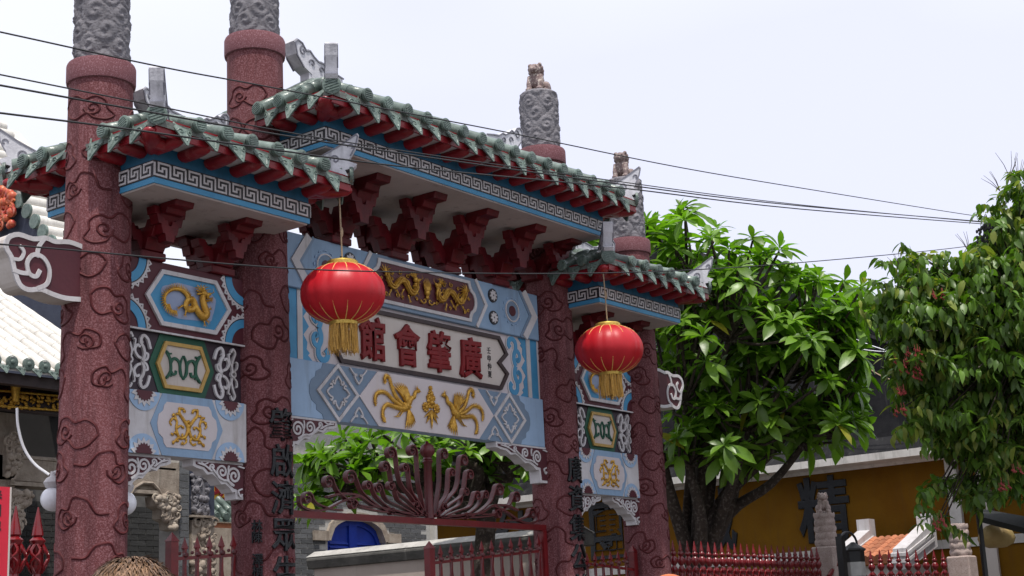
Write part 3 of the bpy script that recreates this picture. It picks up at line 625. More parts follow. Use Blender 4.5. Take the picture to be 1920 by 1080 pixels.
MB().ring(ca, [(CX+(x-CX)*.952, zc+(z-zc)*.85) for x, z in ca], Y-.018, Y+.002).build('cartouche_frame', 'white', ub); MB().prism([(CX+(x-CX)*.955, zc+(z-zc)*.86) for x, z in ca], Y-.007, Y+.002).build('maroon_field', 'maroon2', ub)
mb = MB(); y = Y-.022
for s in (1, -1):
    T = lambda pts: [(CX-s*u, zc+v) for u, v in pts]
    P = rt(mb, T([(.56,.085),(.545,.03),(.505,-.03),(.45,-.042),(.405,-.005),(.36,.035),(.31,.035),(.275,-.005),(.235,-.05),(.185,-.055),(.15,-.015),(.16,.045)]), .010, .022, y, 8, mid=.028); spikes(mb, P, .044, s, y, 1, .3, .008); spikes(mb, P, .036, -s, y, 3, .6, .006)
    for a in np.linspace(.5, 3.4, 8): mb.tube([(CX-s*.56, y, zc+.07), (CX-s*(.56+.05*math.cos(a)), y-.006, zc+.07+.05*math.sin(a)), (CX-s*(.555+.105*math.cos(a+.15)), y-.003, zc+.055+.10*math.sin(a+.15))], [.008, .006, .001], 4)
    dragon_head(mb, CX-s*.165, zc+.075, s, y-.006, 1.15)
    for (u, v, a) in ((.50,-.07,-2.1),(.43,-.06,-.9),(.33,-.04,-2.2),(.27,-.085,-1.2),(.19,-.04,-.2),(.20,.01,.1)):
        claw(mb, CX-s*u, zc+v, a if s > 0 else PI-a, y-.004, .05)
    gw_ = random.Random(31)
    for (u, v) in ((.60,-.10),(.55,-.11),(.46,.09),(.40,-.10),(.33,-.11),(.25,.03),(.26,.10),(.47,.03),(.14,-.10),(.36,.115),(.62,.02)):
        p_ = [(CX-s*(u+du), zc+v+dv) for du, dv in spiral(0, 0, gw_.uniform(.018,.028), 1.0, gw_.uniform(0, 6))]; mb.tube([(x, y+.006, z) for x, z in p_], list(np.linspace(.005, .007, len(p_))), 4)
    for q in P[3:-2]:
        for w_ in (-.012, .010): lump(mb, q[0]+w_*.6, q[1]+w_, .010, y-.022, 5)
    rt(mb, T([(.10,-.10),(.06,-.125),(.025,-.11),(.03,-.085),(.055,-.095)]), .009, .004, y)
for a in np.linspace(-1.1, 1.1, 7): mb.tube([(CX, y, zc-.03), (CX+.045*math.sin(a), y-.008, zc+.02), (CX+.075*math.sin(a*.7), y-.003, zc+.05+.07*math.cos(a))], [.014, .010, .001], 5)
lump(mb, CX, zc-.02, .034, y); lump(mb, CX, zc-.065, .022, y); mb.build('gilded_dragons', 'gold', ub, smooth=60)
# lower beam
Y = -.06; lb = bevel(MB().box(X0, 5.372, -.06, .06, 3.490, 3.970).build('lower_beam', 'ltblue', GATE)); zc = 3.73
for s in (-1, 1):
    fx = lambda u: CX+s*u
    sc_pts = [(1.35,.239),(1.37,.19),(1.435,.16),(1.44,.115),(1.49,.085),(1.515,.03),(1.515,-.03),(1.49,-.09),(1.44,-.12),(1.435,-.165),(1.37,-.195),(1.35,-.239)]
    MB().prism([(fx(u), zc+v) for u, v in sc_pts]+[(fx(.66), zc-.239), (fx(.66), zc+.239)], Y-.004, Y+.002).build('grey_field', 'grey_blue', lb)
    dc = 1.183; dm = [(fx(dc-.235), zc), (fx(dc), zc+.232), (fx(dc+.235), zc), (fx(dc), zc-.232)]
    MB().strip(dm, .028, Y-.018, Y-.001, True).build('white_diamond', 'white', lb)
    mb = MB()
    for k in range(4):
        c_, s_ = (1, 0, -1, 0)[k], (0, 1, 0, -1)[k]
        for t in (-1, 1):
            pth = [(.145,0),(.105,.035*t),(.075,.045*t),(.085,.07*t),(.105,.062*t)]
            mb.strip([(fx(dc+(u*c_-v*s_)*.93), zc+(u*s_+v*c_)*.98) for u, v in cat_(pth, 4)], .014, Y-.016, Y-.001)
    mb.build('quatrefoil', 'white', lb, kind='stuff')
    mb = MB()
    for t in (-1, 1):
        for a in (-1, 1): mb.strip([(fx(.935+a*u), zc+t*v) for u, v in cat_([(0,.10),(.04,.145),(.045,.175),(.025,.18),(.03,.165)], 4)], .014, Y-.016, Y-.001); mb.strip([(fx(.935+a*u), zc+t*v) for u, v in cat_([(.045,.175),(.075,.20),(.105,.232)], 4)], .012, Y-.016, Y-.001)
    mb.build('corner_scrolls', 'white', lb, kind='stuff')
MB().prism([(CX+u, zc+v) for u, v in ((-.925,0),(-.69,.239),(.69,.239),(.925,0),(.69,-.239),(-.69,-.239))], Y-.014, Y+.001).build('pink_field', 'pink', lb)
for s in (-1, 1):
    mb = MB(); y = Y-.024; T = lambda pts: [(CX+s*u, zc+v) for u, v in pts]
    mb.ball((CX+s*.345, y, zc-.035), (.072, .03, .042), 10, 7, Matrix.Rotation(s*.6, 3, 'Y')); rt(mb, T([(.31,-.01),(.275,.04),(.235,.06),(.215,.105),(.185,.118)]), .028, .014, y-.004)
    lump(mb, CX+s*.178, zc+.12, .022, y-.006); mb.tube([(CX+s*.165, y-.006, zc+.12), (CX+s*.135, y-.008, zc+.112)], [.009, .001], 5)
    for a in (1.9, 2.4, 2.9): mb.tube([(CX+s*.18, y-.006, zc+.135), (CX+s*(.18-.05*math.cos(a)), y-.008, zc+.135+.04*math.sin(a))], [.006, .001], 4)
    for i in range(8): a = lerp(1.45, 2.35, i/7); l = lerp(.17, .25, i/7); mb.tube([(CX+s*.33, y-.01, zc-.02), (CX+s*(.33-l*.5*math.cos(a)), y-.016, zc-.02+l*.5*math.sin(a)), (CX+s*(.335-l*math.cos(a+.1)), y-.004, zc-.02+l*math.sin(a+.1))], [.012, .014, .002], 5)
    for pts in ([(.39,-.02),(.47,.04),(.52,.12),(.555,.20),(.60,.205),(.615,.165),(.59,.16)], [(.40,-.04),(.50,.0),(.60,.06),(.70,.055),(.745,.0),(.735,-.07)], [(.40,-.06),(.50,-.05),(.59,-.04),(.645,-.09),(.65,-.16),(.615,-.20)]):
        P = rt(mb, T(pts), .020, .009, y); spikes(mb, P, .03, 1, y, 1, .6, .006); spikes(mb, P, .026, -1, y, 1, .6, .006)
    for i in range(7): a = lerp(-2.15, -1.2, i/6); l = lerp(.13, .19, i/6); mb.tube([(CX+s*.31, y, zc-.06), (CX+s*(.30+l*.55*math.cos(a)), y-.008, zc-.06+l*.55*math.sin(a)), (CX+s*(.29+l*math.cos(a)), y, zc-.06+l*math.sin(a))], [.012, .012, .002], 5)
    for dx in (0, .03): mb.tube([(CX+s*(.37+dx), y, zc-.07), (CX+s*(.43+dx), y, zc-.13), (CX+s*(.47+dx), y, zc-.14)], [.008, .005, .003], 5)
    for i in range(26):
        a = 2*PI*i*.381; r_ = .055*math.sqrt((i+.5)/26); mb.ball((CX+s*(.345+r_*math.cos(a)), y-.026+r_*.2, zc-.035+r_*.6*math.sin(a)), (.011, .006, .008), 5, 4)
    for i in range(7): a = lerp(1.2, 2.1, i/6); l = lerp(.10, .15, i/6); mb.tube([(CX+s*.345, y-.016, zc-.02), (CX+s*(.345-l*.5*math.cos(a)), y-.026, zc-.02+l*.5*math.sin(a)), (CX+s*(.35-l*math.cos(a+.1)), y-.014, zc-.02+l*math.sin(a+.1))], [.009, .010, .002], 5)
    mb.build('gilded_phoenix', 'gold', lb, smooth=60)
mb = MB(); y = Y-.024
for (u, v, r) in ((0,.03,.05),(-.075,-.015,.042),(.075,-.015,.042),(0,.11,.034),(-.03,.075,.028),(.03,.075,.028),(0,.165,.02)):
    lump(mb, CX+u, zc+v, r*.6, y-.006)
    for i in range(9): a = 2*PI*i/9; mb.ball((CX+u+r*.75*math.cos(a), y, zc+v+r*.75*math.sin(a)), (r*.42, .012, r*.3), 6, 4, Matrix.Rotation(-a, 3, 'Y'))
for (a, l) in ((-1.0,.14),(-2.1,.14),(-1.57,.17),(-.6,.11),(-2.5,.11)): mb.tube([(CX, y, zc-.04), (CX+l*.6*math.cos(a), y-.004, zc-.04+l*.6*math.sin(a)), (CX+l*math.cos(a)*1.1, y, zc-.04+l*math.sin(a))], [.010, .013, .002], 5)
mb.build('gilded_flowers', 'gold', lb, smooth=60)
# name board
Y = -.02; nb = MB().box(X0, X1, -.02, .02, 3.970, 4.566).build('name_board', 'pink', GATE)
hf = [(1.10,4.513),(1.21,4.365),(1.09,4.266),(1.21,4.170),(1.10,4.019)]
P = [(CX+u, z) for u, z in hf]+[(CX-u, z) for u, z in reversed(hf)]
MB().prism(P, Y-.008, Y+.001).build('cream_field', 'cream', nb); MB().strip(P, .036, Y-.03, Y-.004, True).build('dark_frame', 'frame', nb)
for i, ch in enumerate('館會肇廣'):
    xx = (2.907, 3.368, 3.812, 4.268)[i]; zz = 4.262
    glyph_at(ch, lambda u, v, o: (xx+u+.05*v*v, Y-.016-o, zz+v+u*.04), 'sign_character', 'redch', nb, .335, .40, .022, off=.007, bev=.02)
for i, ch in enumerate('壬申仲夏'):
    glyph_at(ch, lambda u, v, o: (4.57+u, Y-.009-o, 4.372-.078*i+v), 'small_character', 'black', nb, .062, .07, .003, off=.003, bev=.006)
for s in (-1, 1):
    fx = lambda u: CX+s*u
    jag = [(1.56,4.562),(1.43,4.562),(1.455,4.535),(1.485,4.51),(1.465,4.49),(1.50,4.46),(1.49,4.40),(1.535,4.345),(1.47,4.266),(1.535,4.19),(1.49,4.13),(1.50,4.07),(1.465,4.04),(1.485,4.02),(1.43,3.975),(1.56,3.975)]
    MB().prism([(fx(u), z) for u, z in jag], Y-.005, Y+.001).build('blue_field', 'sky_blue', nb)
    MB().box(min(fx(1.553), fx(1.612)), max(fx(1.553), fx(1.612)), Y-.014, Y+.001, 3.971, 4.565).build('white_stripe', 'white', nb)
    MB().box(min(fx(1.612), fx(1.73)), max(fx(1.612), fx(1.73)), Y-.007, Y+.001, 3.971, 4.565).build('blue_stripe', 'sky_blue', nb)
    for wd, y0, mt, nm in ((.078, Y-.010, 'white', 'scroll_border'), (.050, Y-.016, 'sky_blue', 'blue_scroll')):
        mb = MB()
        for k in (1, -1):
            V = lambda pts: [(fx(u), 4.266+k*v) for u, v in pts]
            mb.strip(V(cat_([(1.285,.175),(1.262,.205),(1.275,.25),(1.325,.268),(1.37,.235),(1.372,.165),(1.345,.115),(1.34,.06),(1.362,0)], 5)), wd, y0, Y+.001)
            mb.strip(V(cat_([(1.372,.165),(1.42,.135),(1.43,.085),(1.40,.055),(1.385,.085)], 5)), wd*.85, y0-.0005, Y+.001)
        mb.build(nm, mt, nb)
corbel(1.845, 3.489, 1, .58, .29); corbel(5.375, 3.489, -1, .80, .35)
# ---- cloud wings outside the end pillars
def wing(sg):
    cxx = CX+sg*3.62; u0 = .18
    out = [(u0,.405),(.30,.42),(.42,.40),(.50,.412),(.60,.385),(.72,.395),(.80,.355),(.815,.28),(.77,.215),(.745,.13),(.70,.03),(.63,.0),(.53,.02),(.43,.0),(.32,-.012),(u0,.0)]
    P = [(cxx+sg*u, 4.11+v) for u, v in cat_(out, 3)]
    o = MB().prism(P, -.09, .09).build('cloud_wing', 'cream', GATE)
    MB().prism([(cxx+sg*(u0+(u-u0)*.965), 4.315+(v-.205)*.93) for u, v in cat_(out, 3)], -.097, -.085).build('maroon_field', 'maroon', o)
    mb = MB()
    def S(pts, wd=.030): mb.strip([(cxx+sg*u, 4.11+v) for u, v in pts], wd, -.106, -.092)
    S([(u0+(u-u0)*.98, .205+(v-.205)*.95) for u, v in cat_(out, 3)], .034)
    S(cat_([(.50,.40),(.545,.33),(.56,.25)], 5)); S(cat_([(.55,.03),(.47,.08),(.455,.18),(.505,.255),(.585,.265),(.635,.20),(.615,.125),(.56,.115),(.53,.165)], 5)); S(cat_([(.62,.125),(.68,.12),(.745,.13)], 4)); S(cat_([(.70,.31),(.665,.27),(.69,.215),(.75,.205)], 5), .024)
    mb.build('white_outline', 'white', o)
wing(-1); wing(1)
# ================================================================== SETTING
MT.update(
 paving=M('street_paving', (.13,.125,.12), (.085,.08,.078), .6, .9, .4, 20, rnd=0),
 yellow=M('ochre_plaster', (.175,.085,.005), (.115,.048,.003), 1.1, .9, .3, 30, spec=.15, streak=(.12,.06,.012), sstr=.45, rnd=.03),
 trimw=M('aged_white_trim', (.62,.60,.57), (.45,.43,.40), 4, .8, .2, 30, streak=(.25,.24,.22), sstr=.4, rnd=.05),
 mould=M('mouldy_plaster', (.030,.030,.032), (.010,.010,.012), 1.8, .95, .6, 14, spec=.1, streak=(.07,.07,.068), sstr=.3, rnd=.04),
 mouldtrim=M('mouldy_moulding', (.06,.06,.06), (.02,.02,.022), 5, .95, .5, 20, spec=.1, streak=(.15,.145,.13), sstr=.25),
 patch=M('bare_plaster_patch', (.38,.35,.29), (.18,.165,.14), 5, .95, .5, 20, streak=(.08,.08,.08), sstr=.5),
 concrete=M('aged_concrete', (.52,.50,.47), (.33,.32,.30), 4, .9, .4, 40, streak=(.2,.19,.18), sstr=.4),
 darkconc=M('blackened_concrete', (.15,.145,.135), (.07,.068,.064), 5, .9, .4, 30, streak=(.30,.28,.26), sstr=.15),
 limewash=M('pinkish_limewash', (.60,.52,.47), (.50,.42,.37), 2, .9, .2, 40, streak=(.40,.34,.30), sstr=.2),
 mortar=M('pale_mortar', (.50,.49,.46), (.38,.37,.35), 20, .9, .4, 60),
 brick=M('grey_brick', (.145,.148,.152), (.085,.088,.094), 25, .85, .5, 60, rnd=.35),
 blue_wood=M('blue_shutter_paint', (.012,.05,.42), (.008,.03,.28), 6, .45, .15, 40, rnd=.08),
 stone=M('beige_carved_stone', (.46,.40,.33), (.24,.19,.15), 8, .85, .5, 50, streak=(.14,.11,.09), sstr=.3),
 darkroom=M('interior_shade', (.02,.018,.017), None, 5, .9, rnd=0),  # near-black colour stands in for the shade inside the hall
 limetile=M('pale_roof_tile', (.72,.70,.66), (.55,.53,.49), 8, .8, .3, 40, rnd=.1, streak=(.40,.38,.35), sstr=.25),
 navy=M('dark_blue_gable', (.045,.055,.085), (.03,.035,.06), 4, .7, .2, 30),
 orange_tile=M('orange_clay_tile', (.50,.20,.10), (.32,.11,.055), 12, .8, .3, 50, rnd=.3),
 globe=M('white_glass_globe', (.80,.81,.85), (.76,.77,.82), 3, .18, spec=.6, rnd=.02),
 banner=M('red_banner', (.60,.018,.045), (.52,.014,.035), 4, .6, rnd=0),
 stonepost=M('pale_pink_stone', (.50,.41,.38), (.36,.28,.25), 12, .85, .4, 80, speck=(.25,.19,.17), sscale=90, samt=.4, rnd=.04),
 lampb=M('black_lamp_metal', (.02,.021,.022), None, 20, .4, rnd=.05), lampg=M('frosted_glass', (.5,.5,.48), None, 6, .3, rnd=0),
 bark=M('grey_brown_bark', (.075,.055,.042), (.03,.022,.018), 10, .95, .8, 30, speck=(.12,.10,.085), sscale=25, samt=.4, rnd=.05),
 leaf=M('frangipani_leaf', (.185,.32,.03), (.09,.195,.016), 3.5, .38, .15, 30, spec=.5, rnd=.4, island=0, trans=(1.5,1.9,.5,.34)),
 leafs=M('frangipani_leaf_mass', (.185,.32,.03), (.09,.195,.016), 3.5, .38, .15, 30, spec=.5, rnd=.45, island=1, trans=(1.5,1.9,.5,.34)),
 leafy=M('yellowing_leaf', (.42,.34,.03), (.20,.24,.02), 12, .45, rnd=.2, trans=(1.3,1.2,.5,.3)),
 vleaf=M('creeper_leaf', (.13,.235,.03), (.065,.135,.018), 5, .42, .1, 30, spec=.45, rnd=.5, trans=(1.5,1.8,.5,.30)),
 vleafs=M('creeper_leaf_mass', (.13,.235,.03), (.065,.135,.018), 5, .42, .1, 30, spec=.45, rnd=.55, island=1, trans=(1.5,1.8,.5,.30)),
 vpale=M('creeper_pale_leaf', (.30,.33,.07), (.17,.24,.035), 5, .45, rnd=.4, island=1, trans=(1.3,1.4,.6,.35)),
 petalr=M('red_petal', (.48,.10,.09), (.30,.05,.045), 8, .5, rnd=.3, island=1, trans=(1.2,1,1,.3)),
 petalw=M('white_petal', (.80,.78,.62), None, 8, .5, rnd=.1),
 hair=M('light_brown_hair', (.26,.155,.085), (.13,.07,.036), 30, .45, spec=.4, rnd=.45, island=1),
 hair2=M('orange_knit_cap', (.55,.16,.06), (.42,.11,.04), 30, .8, .5, 120, rnd=.05),
 skin=M('skin', (.52,.30,.21), (.45,.24,.17), 8, .5, rnd=.03), shirt=M('navy_shirt', (.05,.06,.10), None, 8, .9, rnd=.03), shirt2=M('white_shirt', (.55,.55,.53), None, 8, .9, rnd=.03), trous=M('grey_trousers', (.09,.09,.10), None, 8, .9, rnd=.03))
def structure(o): o['kind'] = 'structure'; return o
structure(MB().box(-400, 400, -400, 400, -.4, 0).build('ground', 'paving'))
def pb(mb, x0, y0, x1, y1, Y, dep):
    a, b = hy(x0, (y0+y1)/2, Y), hy(x1, (y0+y1)/2, Y); t, u = hy((x0+x1)/2, y0, Y), hy((x0+x1)/2, y1, Y)
    return mb.box(a.x, b.x, Y, Y+dep, u.z, t.z)
# ---- ochre wall with four big characters (runs away from the street) --
YX = 17.0
yw = thing('ochre_wall', (YX, 4, 0), 'ochre plaster wall with large black characters and a white coping', 'wall')
MB().box(YX, YX+.3, -9, 16, 0, 4.26).build('wall_face', 'yellow', yw)
cp = MB().prism([(YX-.55,4.36),(YX-.55,4.45),(YX-.50,4.50),(YX+.35,4.50),(YX+.35,4.24),(YX-.12,4.24),(YX-.2,4.30)], -9, 16)
cp.v = [(x, y, z) for (x, y, z) in cp.v]
me = MB(); me.prism([(YX-.52,4.30),(YX-.52,4.42),(YX+.35,4.44),(YX+.35,4.20),(YX-.06,4.20),(YX-.10,4.27)], -9, 16, 'y')
mbc = MB(); prof = [(YX-.50,4.28),(YX-.50,4.40),(YX+.34,4.42),(YX+.34,4.22),(YX-.02,4.22),(YX-.06,4.27)]; n = len(prof)
mbc.add([(x, y, z) for y in (-9, 16) for x, z in prof], [tuple(range(n)), tuple(range(2*n-1, n-1, -1))]+[(i, i+n, (i+1) % n+n, (i+1) % n) for i in range(n)]); mbc.build('coping', 'trimw', yw)
MB().box(YX-.06, YX, -9, 16, 2.80, 2.94).build('trim_band', 'trimw', yw); MB().box(YX-.03, YX, -9, 16, 0, 2.80).build('dado', 'yellow', yw)
MB().box(YX-.10, YX-.0, .17, .36, 2.94, 4.22).build('pilaster', 'trimw', yw); MB().box(YX-.10, YX, -.33, -.13, 2.0, 4.2).build('pilaster', 'cream', yw)
for i, (ch, yy) in enumerate((('精',2.58),('誠',4.75),('團',6.98),('結',9.2))):
    glyph_at(ch, lambda u, v, o: (YX-.004-o, yy-u, 3.62+v), 'wall_character', 'blackch', yw, .98, 1.16, .03, off=.012, bev=.01)
# ---- mouldy gabled house behind it
gx = 17.75; gh = thing('gabled_house', (gx, 4, 0), 'black mouldy plaster gable wall of the house behind the ochre wall', 'house')
p1, p2 = hx(1553, 556, gx), hx(1690, 602, gx); sl = (p2.z-p1.z)/(p2.y-p1.y)
def vz(y): return p1.z+sl*(y-p1.y)
yp = 8.2; zp_ = vz(yp)
def gpoly(dz0, dz1): return [(-3, vz(-3)+dz0), (yp, zp_+dz0), (2*yp+3, vz(-3)+dz0), (2*yp+3, vz(-3)+dz1), (yp, zp_+dz1), (-3, vz(-3)+dz1)]
MB().prism([(-3, 0), (2*yp+3, 0), (2*yp+3, vz(-3)-.3), (yp, zp_-.3), (-3, vz(-3)-.3)], gx, gx+6, 'x').build('gable_wall', 'mould', gh)
MB().prism(gpoly(-.42, 0), gx-.10, gx+6.1, 'x').build('verge', 'mouldtrim', gh); MB().prism(gpoly(-.08, .03), gx-.17, gx+6.2, 'x').build('verge_moulding', 'mouldtrim', gh); MB().prism(gpoly(-.50, -.43), gx-.15, gx+.2, 'x').build('verge_moulding', 'mouldtrim', gh)
pt = [hx(x, y, gx-.006) for x, y in ((1575,595),(1600,590),(1622,603),(1650,612),(1690,622),(1700,640),(1660,626),(1625,618),(1600,610),(1585,607))]
MB().prism([(v.y, v.z) for v in pt], gx-.006, gx+.01, 'x').build('bare_patch', 'patch', gh)
lean = MB(); lean.hexa([(YX+.3,-9,4.30),(gx+.05,-9,4.75),(gx+.05,16,4.75),(YX+.3,16,4.30)], [(YX+.3,-9,4.40),(gx+.05,-9,4.85),(gx+.05,16,4.85),(YX+.3,16,4.40)]); lean.build('lean_to_roof', 'mould', gh)
# ---- grey brick house with arched blue window
BY = 8.0; bh = thing('brick_house', (11, BY, 0), 'grey brick house wall with an arched blue shuttered window', 'house')
wl, wr, wt, ws = 10.56, 11.90, 3.70, 1.9; wc = (wl+wr)/2; spring = 3.36
def arch(x): t = (x-wc)/((wr-wl)/2); return spring+(wt-spring)*math.sqrt(max(0, 1-t*t))
mb = MB(); mb.box(9.45, wl, BY, BY+.3, 0, 6.2).box(wr, 13.05, BY, BY+.3, 0, 6.2).box(wl, wr, BY, BY+.3, 0, ws)
ax = np.linspace(wl, wr, 17)
mb.prism([(x, arch(x)) for x in ax]+[(wr, 6.2), (wl, 6.2)], BY, BY+.3); wall = mb.build('wall', 'mortar', bh)
full = MB().box(-.127, .127, -.012, .05, -.032, .032).mesh('brick', 'brick'); half = MB().box(-.06, .06, -.012, .05, -.032, .032).mesh('brick', 'brick')
cnt = 0
for r_ in range(25):
    z = 2.78+.077*r_
    for k in range(13):
        x = 9.70+.27*k+(.135 if r_ % 2 else 0)
        if x > 12.92 or (r_ % 2 == 0 and k == 12): continue
        hw = .127
        if z < wt+.17 and abs(x-wc) < (wr-wl)/2+.13 and z-.05 < arch(min(max(x, wl), wr))+.17: continue
        place('brick', full, wall, (x, BY+random.uniform(-.002, .002), z), (0, random.uniform(-.008, .008), 0)); cnt += 1
wn = MB().strip([(wl-.02, spring-.0)]+[(x, arch(x)+.055) for x in ax]+[(wr+.02, spring)], .11, BY-.05, BY+.1).build('window_hood', 'stone', bh)
for xa_, xb_ in ((wl-.34, wl-.02), (wr+.02, wr+.34)): MB().box(xa_, xb_, BY-.06, BY+.1, spring-.02, spring+.13).build('hood_stop', 'stone', bh)
sh = MB().prism([(wl, ws)]+[(x, arch(x)) for x in ax]+[(wr, ws)], BY+.12, BY+.16).build('window', 'blue_wood', bh)
mb = MB(); mb.strip([(wl+.05, ws)]+[(wc+(x-wc)*.93, arch(x)-.045) for x in ax]+[(wr-.05, ws)], .09, BY+.085, BY+.125); mb.box(wc-.09, wc+.09, BY+.08, BY+.125, ws, wt-.05); mb.build('shutter_frame', 'blue_wood', sh)
lv = MB().add([(0,0,0),(1,0,0),(1,.03,.045),(0,.03,.045),(0,-.006,.004),(1,-.006,.004),(1,.024,.049),(0,.024,.049)], [(0,1,2,3),(7,6,5,4),(0,4,5,1),(3,2,6,7),(0,3,7,4),(1,5,6,2)]).mesh('louvre', 'blue_wood')
for s in (-1, 1):
    for k in range(22):
        z = 2.0+.062*k; xa, xb = wc+s*.10, wc+s*.52
        while abs(xb-wc) > .14 and arch(xb)-.10 < z+.05: xb -= s*.02
        if abs(xb-xa) < .06: continue
        place('louvre', lv, sh, (min(xa, xb), BY+.095, z), (0, 0, 0), (abs(xb-xa), 1, 1))
MB().box(13.05, 13.12, BY-.1, BY, 0, 6.2).build('downpipe', 'trimw', bh); MB().box(8.42, 9.44, 8.9, 9.2, 0, 3.7).build('yard_wall', 'stone', bh); MB().box(9.0, 13.3, BY-.3, BY+.5, 6.2, 6.35).build('eave', 'mouldtrim', bh)
MB().hexa([(8.8,BY-.4,6.3),(13.4,BY-.4,6.3),(13.4,BY+3,7.6),(8.8,BY+3,7.6)], [(8.8,BY-.4,6.42),(13.4,BY-.4,6.42),(13.4,BY+3,7.72),(8.8,BY+3,7.72)]).build('roof', 'mould', bh)
# ---- low coped wall in the court
lw = thing('courtyard_wall', (9, 4, 0), 'low limewashed wall with a thick sloping concrete coping', 'wall')
MB().box(9.0, 9.25, 2.2, 6.75, 0, 2.80).build('wall_face', 'limewash', lw)
prof = [(8.96,2.79),(8.93,2.92),(8.95,2.955),(9.12,3.03),(9.38,2.955),(9.40,2.79)]; n = len(prof); mb = MB()
mb.add([(x, y, z+.012*math.sin(y*3)) for y in (2.15, 6.85) for x, z in prof], [tuple(range(n)), tuple(range(2*n-1, n-1, -1))]+[(i, i+n, (i+1) % n+n, (i+1) % n) for i in range(n)]); bevel(mb.build('coping', 'darkconc', lw), .012)
mb = MB(); pr = [(8.945,2.953),(8.94,2.962),(9.12,3.045),(9.39,2.962),(9.385,2.95),(9.12,3.03)]; n = 6
mb.add([(x, y, z+.012*math.sin(y*3)) for y in (2.14, 6.86) for x, z in pr], [tuple(range(n)), tuple(range(2*n-1, n-1, -1))]+[(i, i+n, (i+1) % n+n, (i+1) % n) for i in range(n)]); mb.build('coping_top', 'concrete', lw)
# ---- assembly hall behind the gate on the left
HY = 7.0; ha = thing('assembly_hall', (3, HY, 0), 'old assembly hall with pale tube-tiled roof, gilded frieze and carved stone beams', 'hall')
eave, sl_ = 4.93, .585; hx0, hx1 = -2.2, 5.05
rf = MB().hexa([(hx0,6.0,eave),(hx1,6.0,eave),(hx1,9.6,eave+3.6*sl_),(hx0,9.6,eave+3.6*sl_)], [(hx0,6.0,eave+.07),(hx1,6.0,eave+.07),(hx1,9.6,eave+3.6*sl_+.07),(hx0,9.6,eave+3.6*sl_+.07)]).build('roof', 'limetile', ha)
hb = MB().tube([(0, t, 0) for t in (0,.1,.1,.2,.2,.3,.3,.4,.4,.5,.5,.6,.6,.7,.7,.8,.8,.9,.9,1.0)], [.068,.064]*10, 12).mesh('tile_row', 'limetile', smooth=50)
hp = MB().tube([(0, .01, 0), (0, -.012, 0), (0, -.018, .0)], [.078, .078, .062], 16); hp.ball((0, -.02, 0), (.03, .012, .03), 8, 5); hp = hp.mesh('tile_end', 'drip', smooth=40)
ph = math.atan(sl_)
for i in range(33):
    x = hx0+.11+.22*i
    place('tile_row', hb, rf, (x, 6.0, eave+.10), (ph, 0, 0), (1, 3.6/math.cos(ph), 1)); place('tile_end', hp, rf, (x, 5.99, eave+.095)); place('drip_tile', DRIP, rf, (x+.11, 5.99, eave+.065), (0, 0, 0), (.9, 1, .7))
MB().box(hx0, hx1, 6.08, 6.2, eave-.14, eave-.01).build('eave_beam', 'frame', ha)
mb = pb(MB(), -160, 742, 125, 764, 6.5, .14); fz = mb.build('frieze', 'frame', ha)
mb = MB(); g = random.Random(3); a, b = hy(0, 752, 6.48), hy(118, 757, 6.48)
for i in range(150):
    x = g.uniform(a.x-.9, b.x); z = lerp(a.z, b.z, (x-a.x)/(b.x-a.x))+g.uniform(-.075, .075); mb.ball((x, 6.485, z), (g.uniform(.015,.04), .02, g.uniform(.012,.03)), 6, 4, Matrix.Rotation(g.uniform(0, 3), 3, 'Y'))
for dz in (-.085, .095): mb.tube([(a.x-.9, 6.47, a.z+dz), (b.x+.1, 6.47, b.z+dz)], .014, 6)
for px in (27,): v = hy(px, 740, 6.44); mb.tube([(v.x, 6.42, v.z+.16), (v.x, 6.42, v.z+.03), (v.x, 6.42, v.z-.09)], [.07, .05, .04], 10)
mb.build('gilded_carving', 'gold', fz, smooth=60)
mb = pb(MB(), -160, 706, 125, 742, 6.62, .1); mb.build('carved_board', 'frame', ha)
mb = MB(); a = hy(0, 726, 6.6); b = hy(118, 733, 6.6)
for i in range(120):
    x = g.uniform(a.x-.9, b.x); z = lerp(a.z, b.z, (x-a.x)/(b.x-a.x))+g.uniform(-.10, .10); mb.ball((x, 6.61, z), (g.uniform(.02,.05), .025, g.uniform(.012,.03)), 6, 4, Matrix.Rotation(g.uniform(0, 3), 3, 'Y'))
mb.build('board_carving', 'ironm', ha, kind='stuff')
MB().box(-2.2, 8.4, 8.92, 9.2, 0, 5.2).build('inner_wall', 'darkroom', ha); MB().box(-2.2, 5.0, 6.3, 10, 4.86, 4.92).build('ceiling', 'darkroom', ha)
mb = pb(MB(), -170, 765, 24, 1300, HY, .35); mb.build('stone_column', 'stone', ha)
bm_ = pb(MB(), -20, 862, 330, 912, HY, .3).build('stone_beam', 'stone', ha); bevel(bm_, .02)
mb = pb(MB(), 20, 912, 330, 919, HY-.05, .3); mb.build('beam_moulding', 'stone', ha); pb(MB(), 20, 866, 330, 870, HY-.02, .05).build('beam_moulding', 'stone', ha)
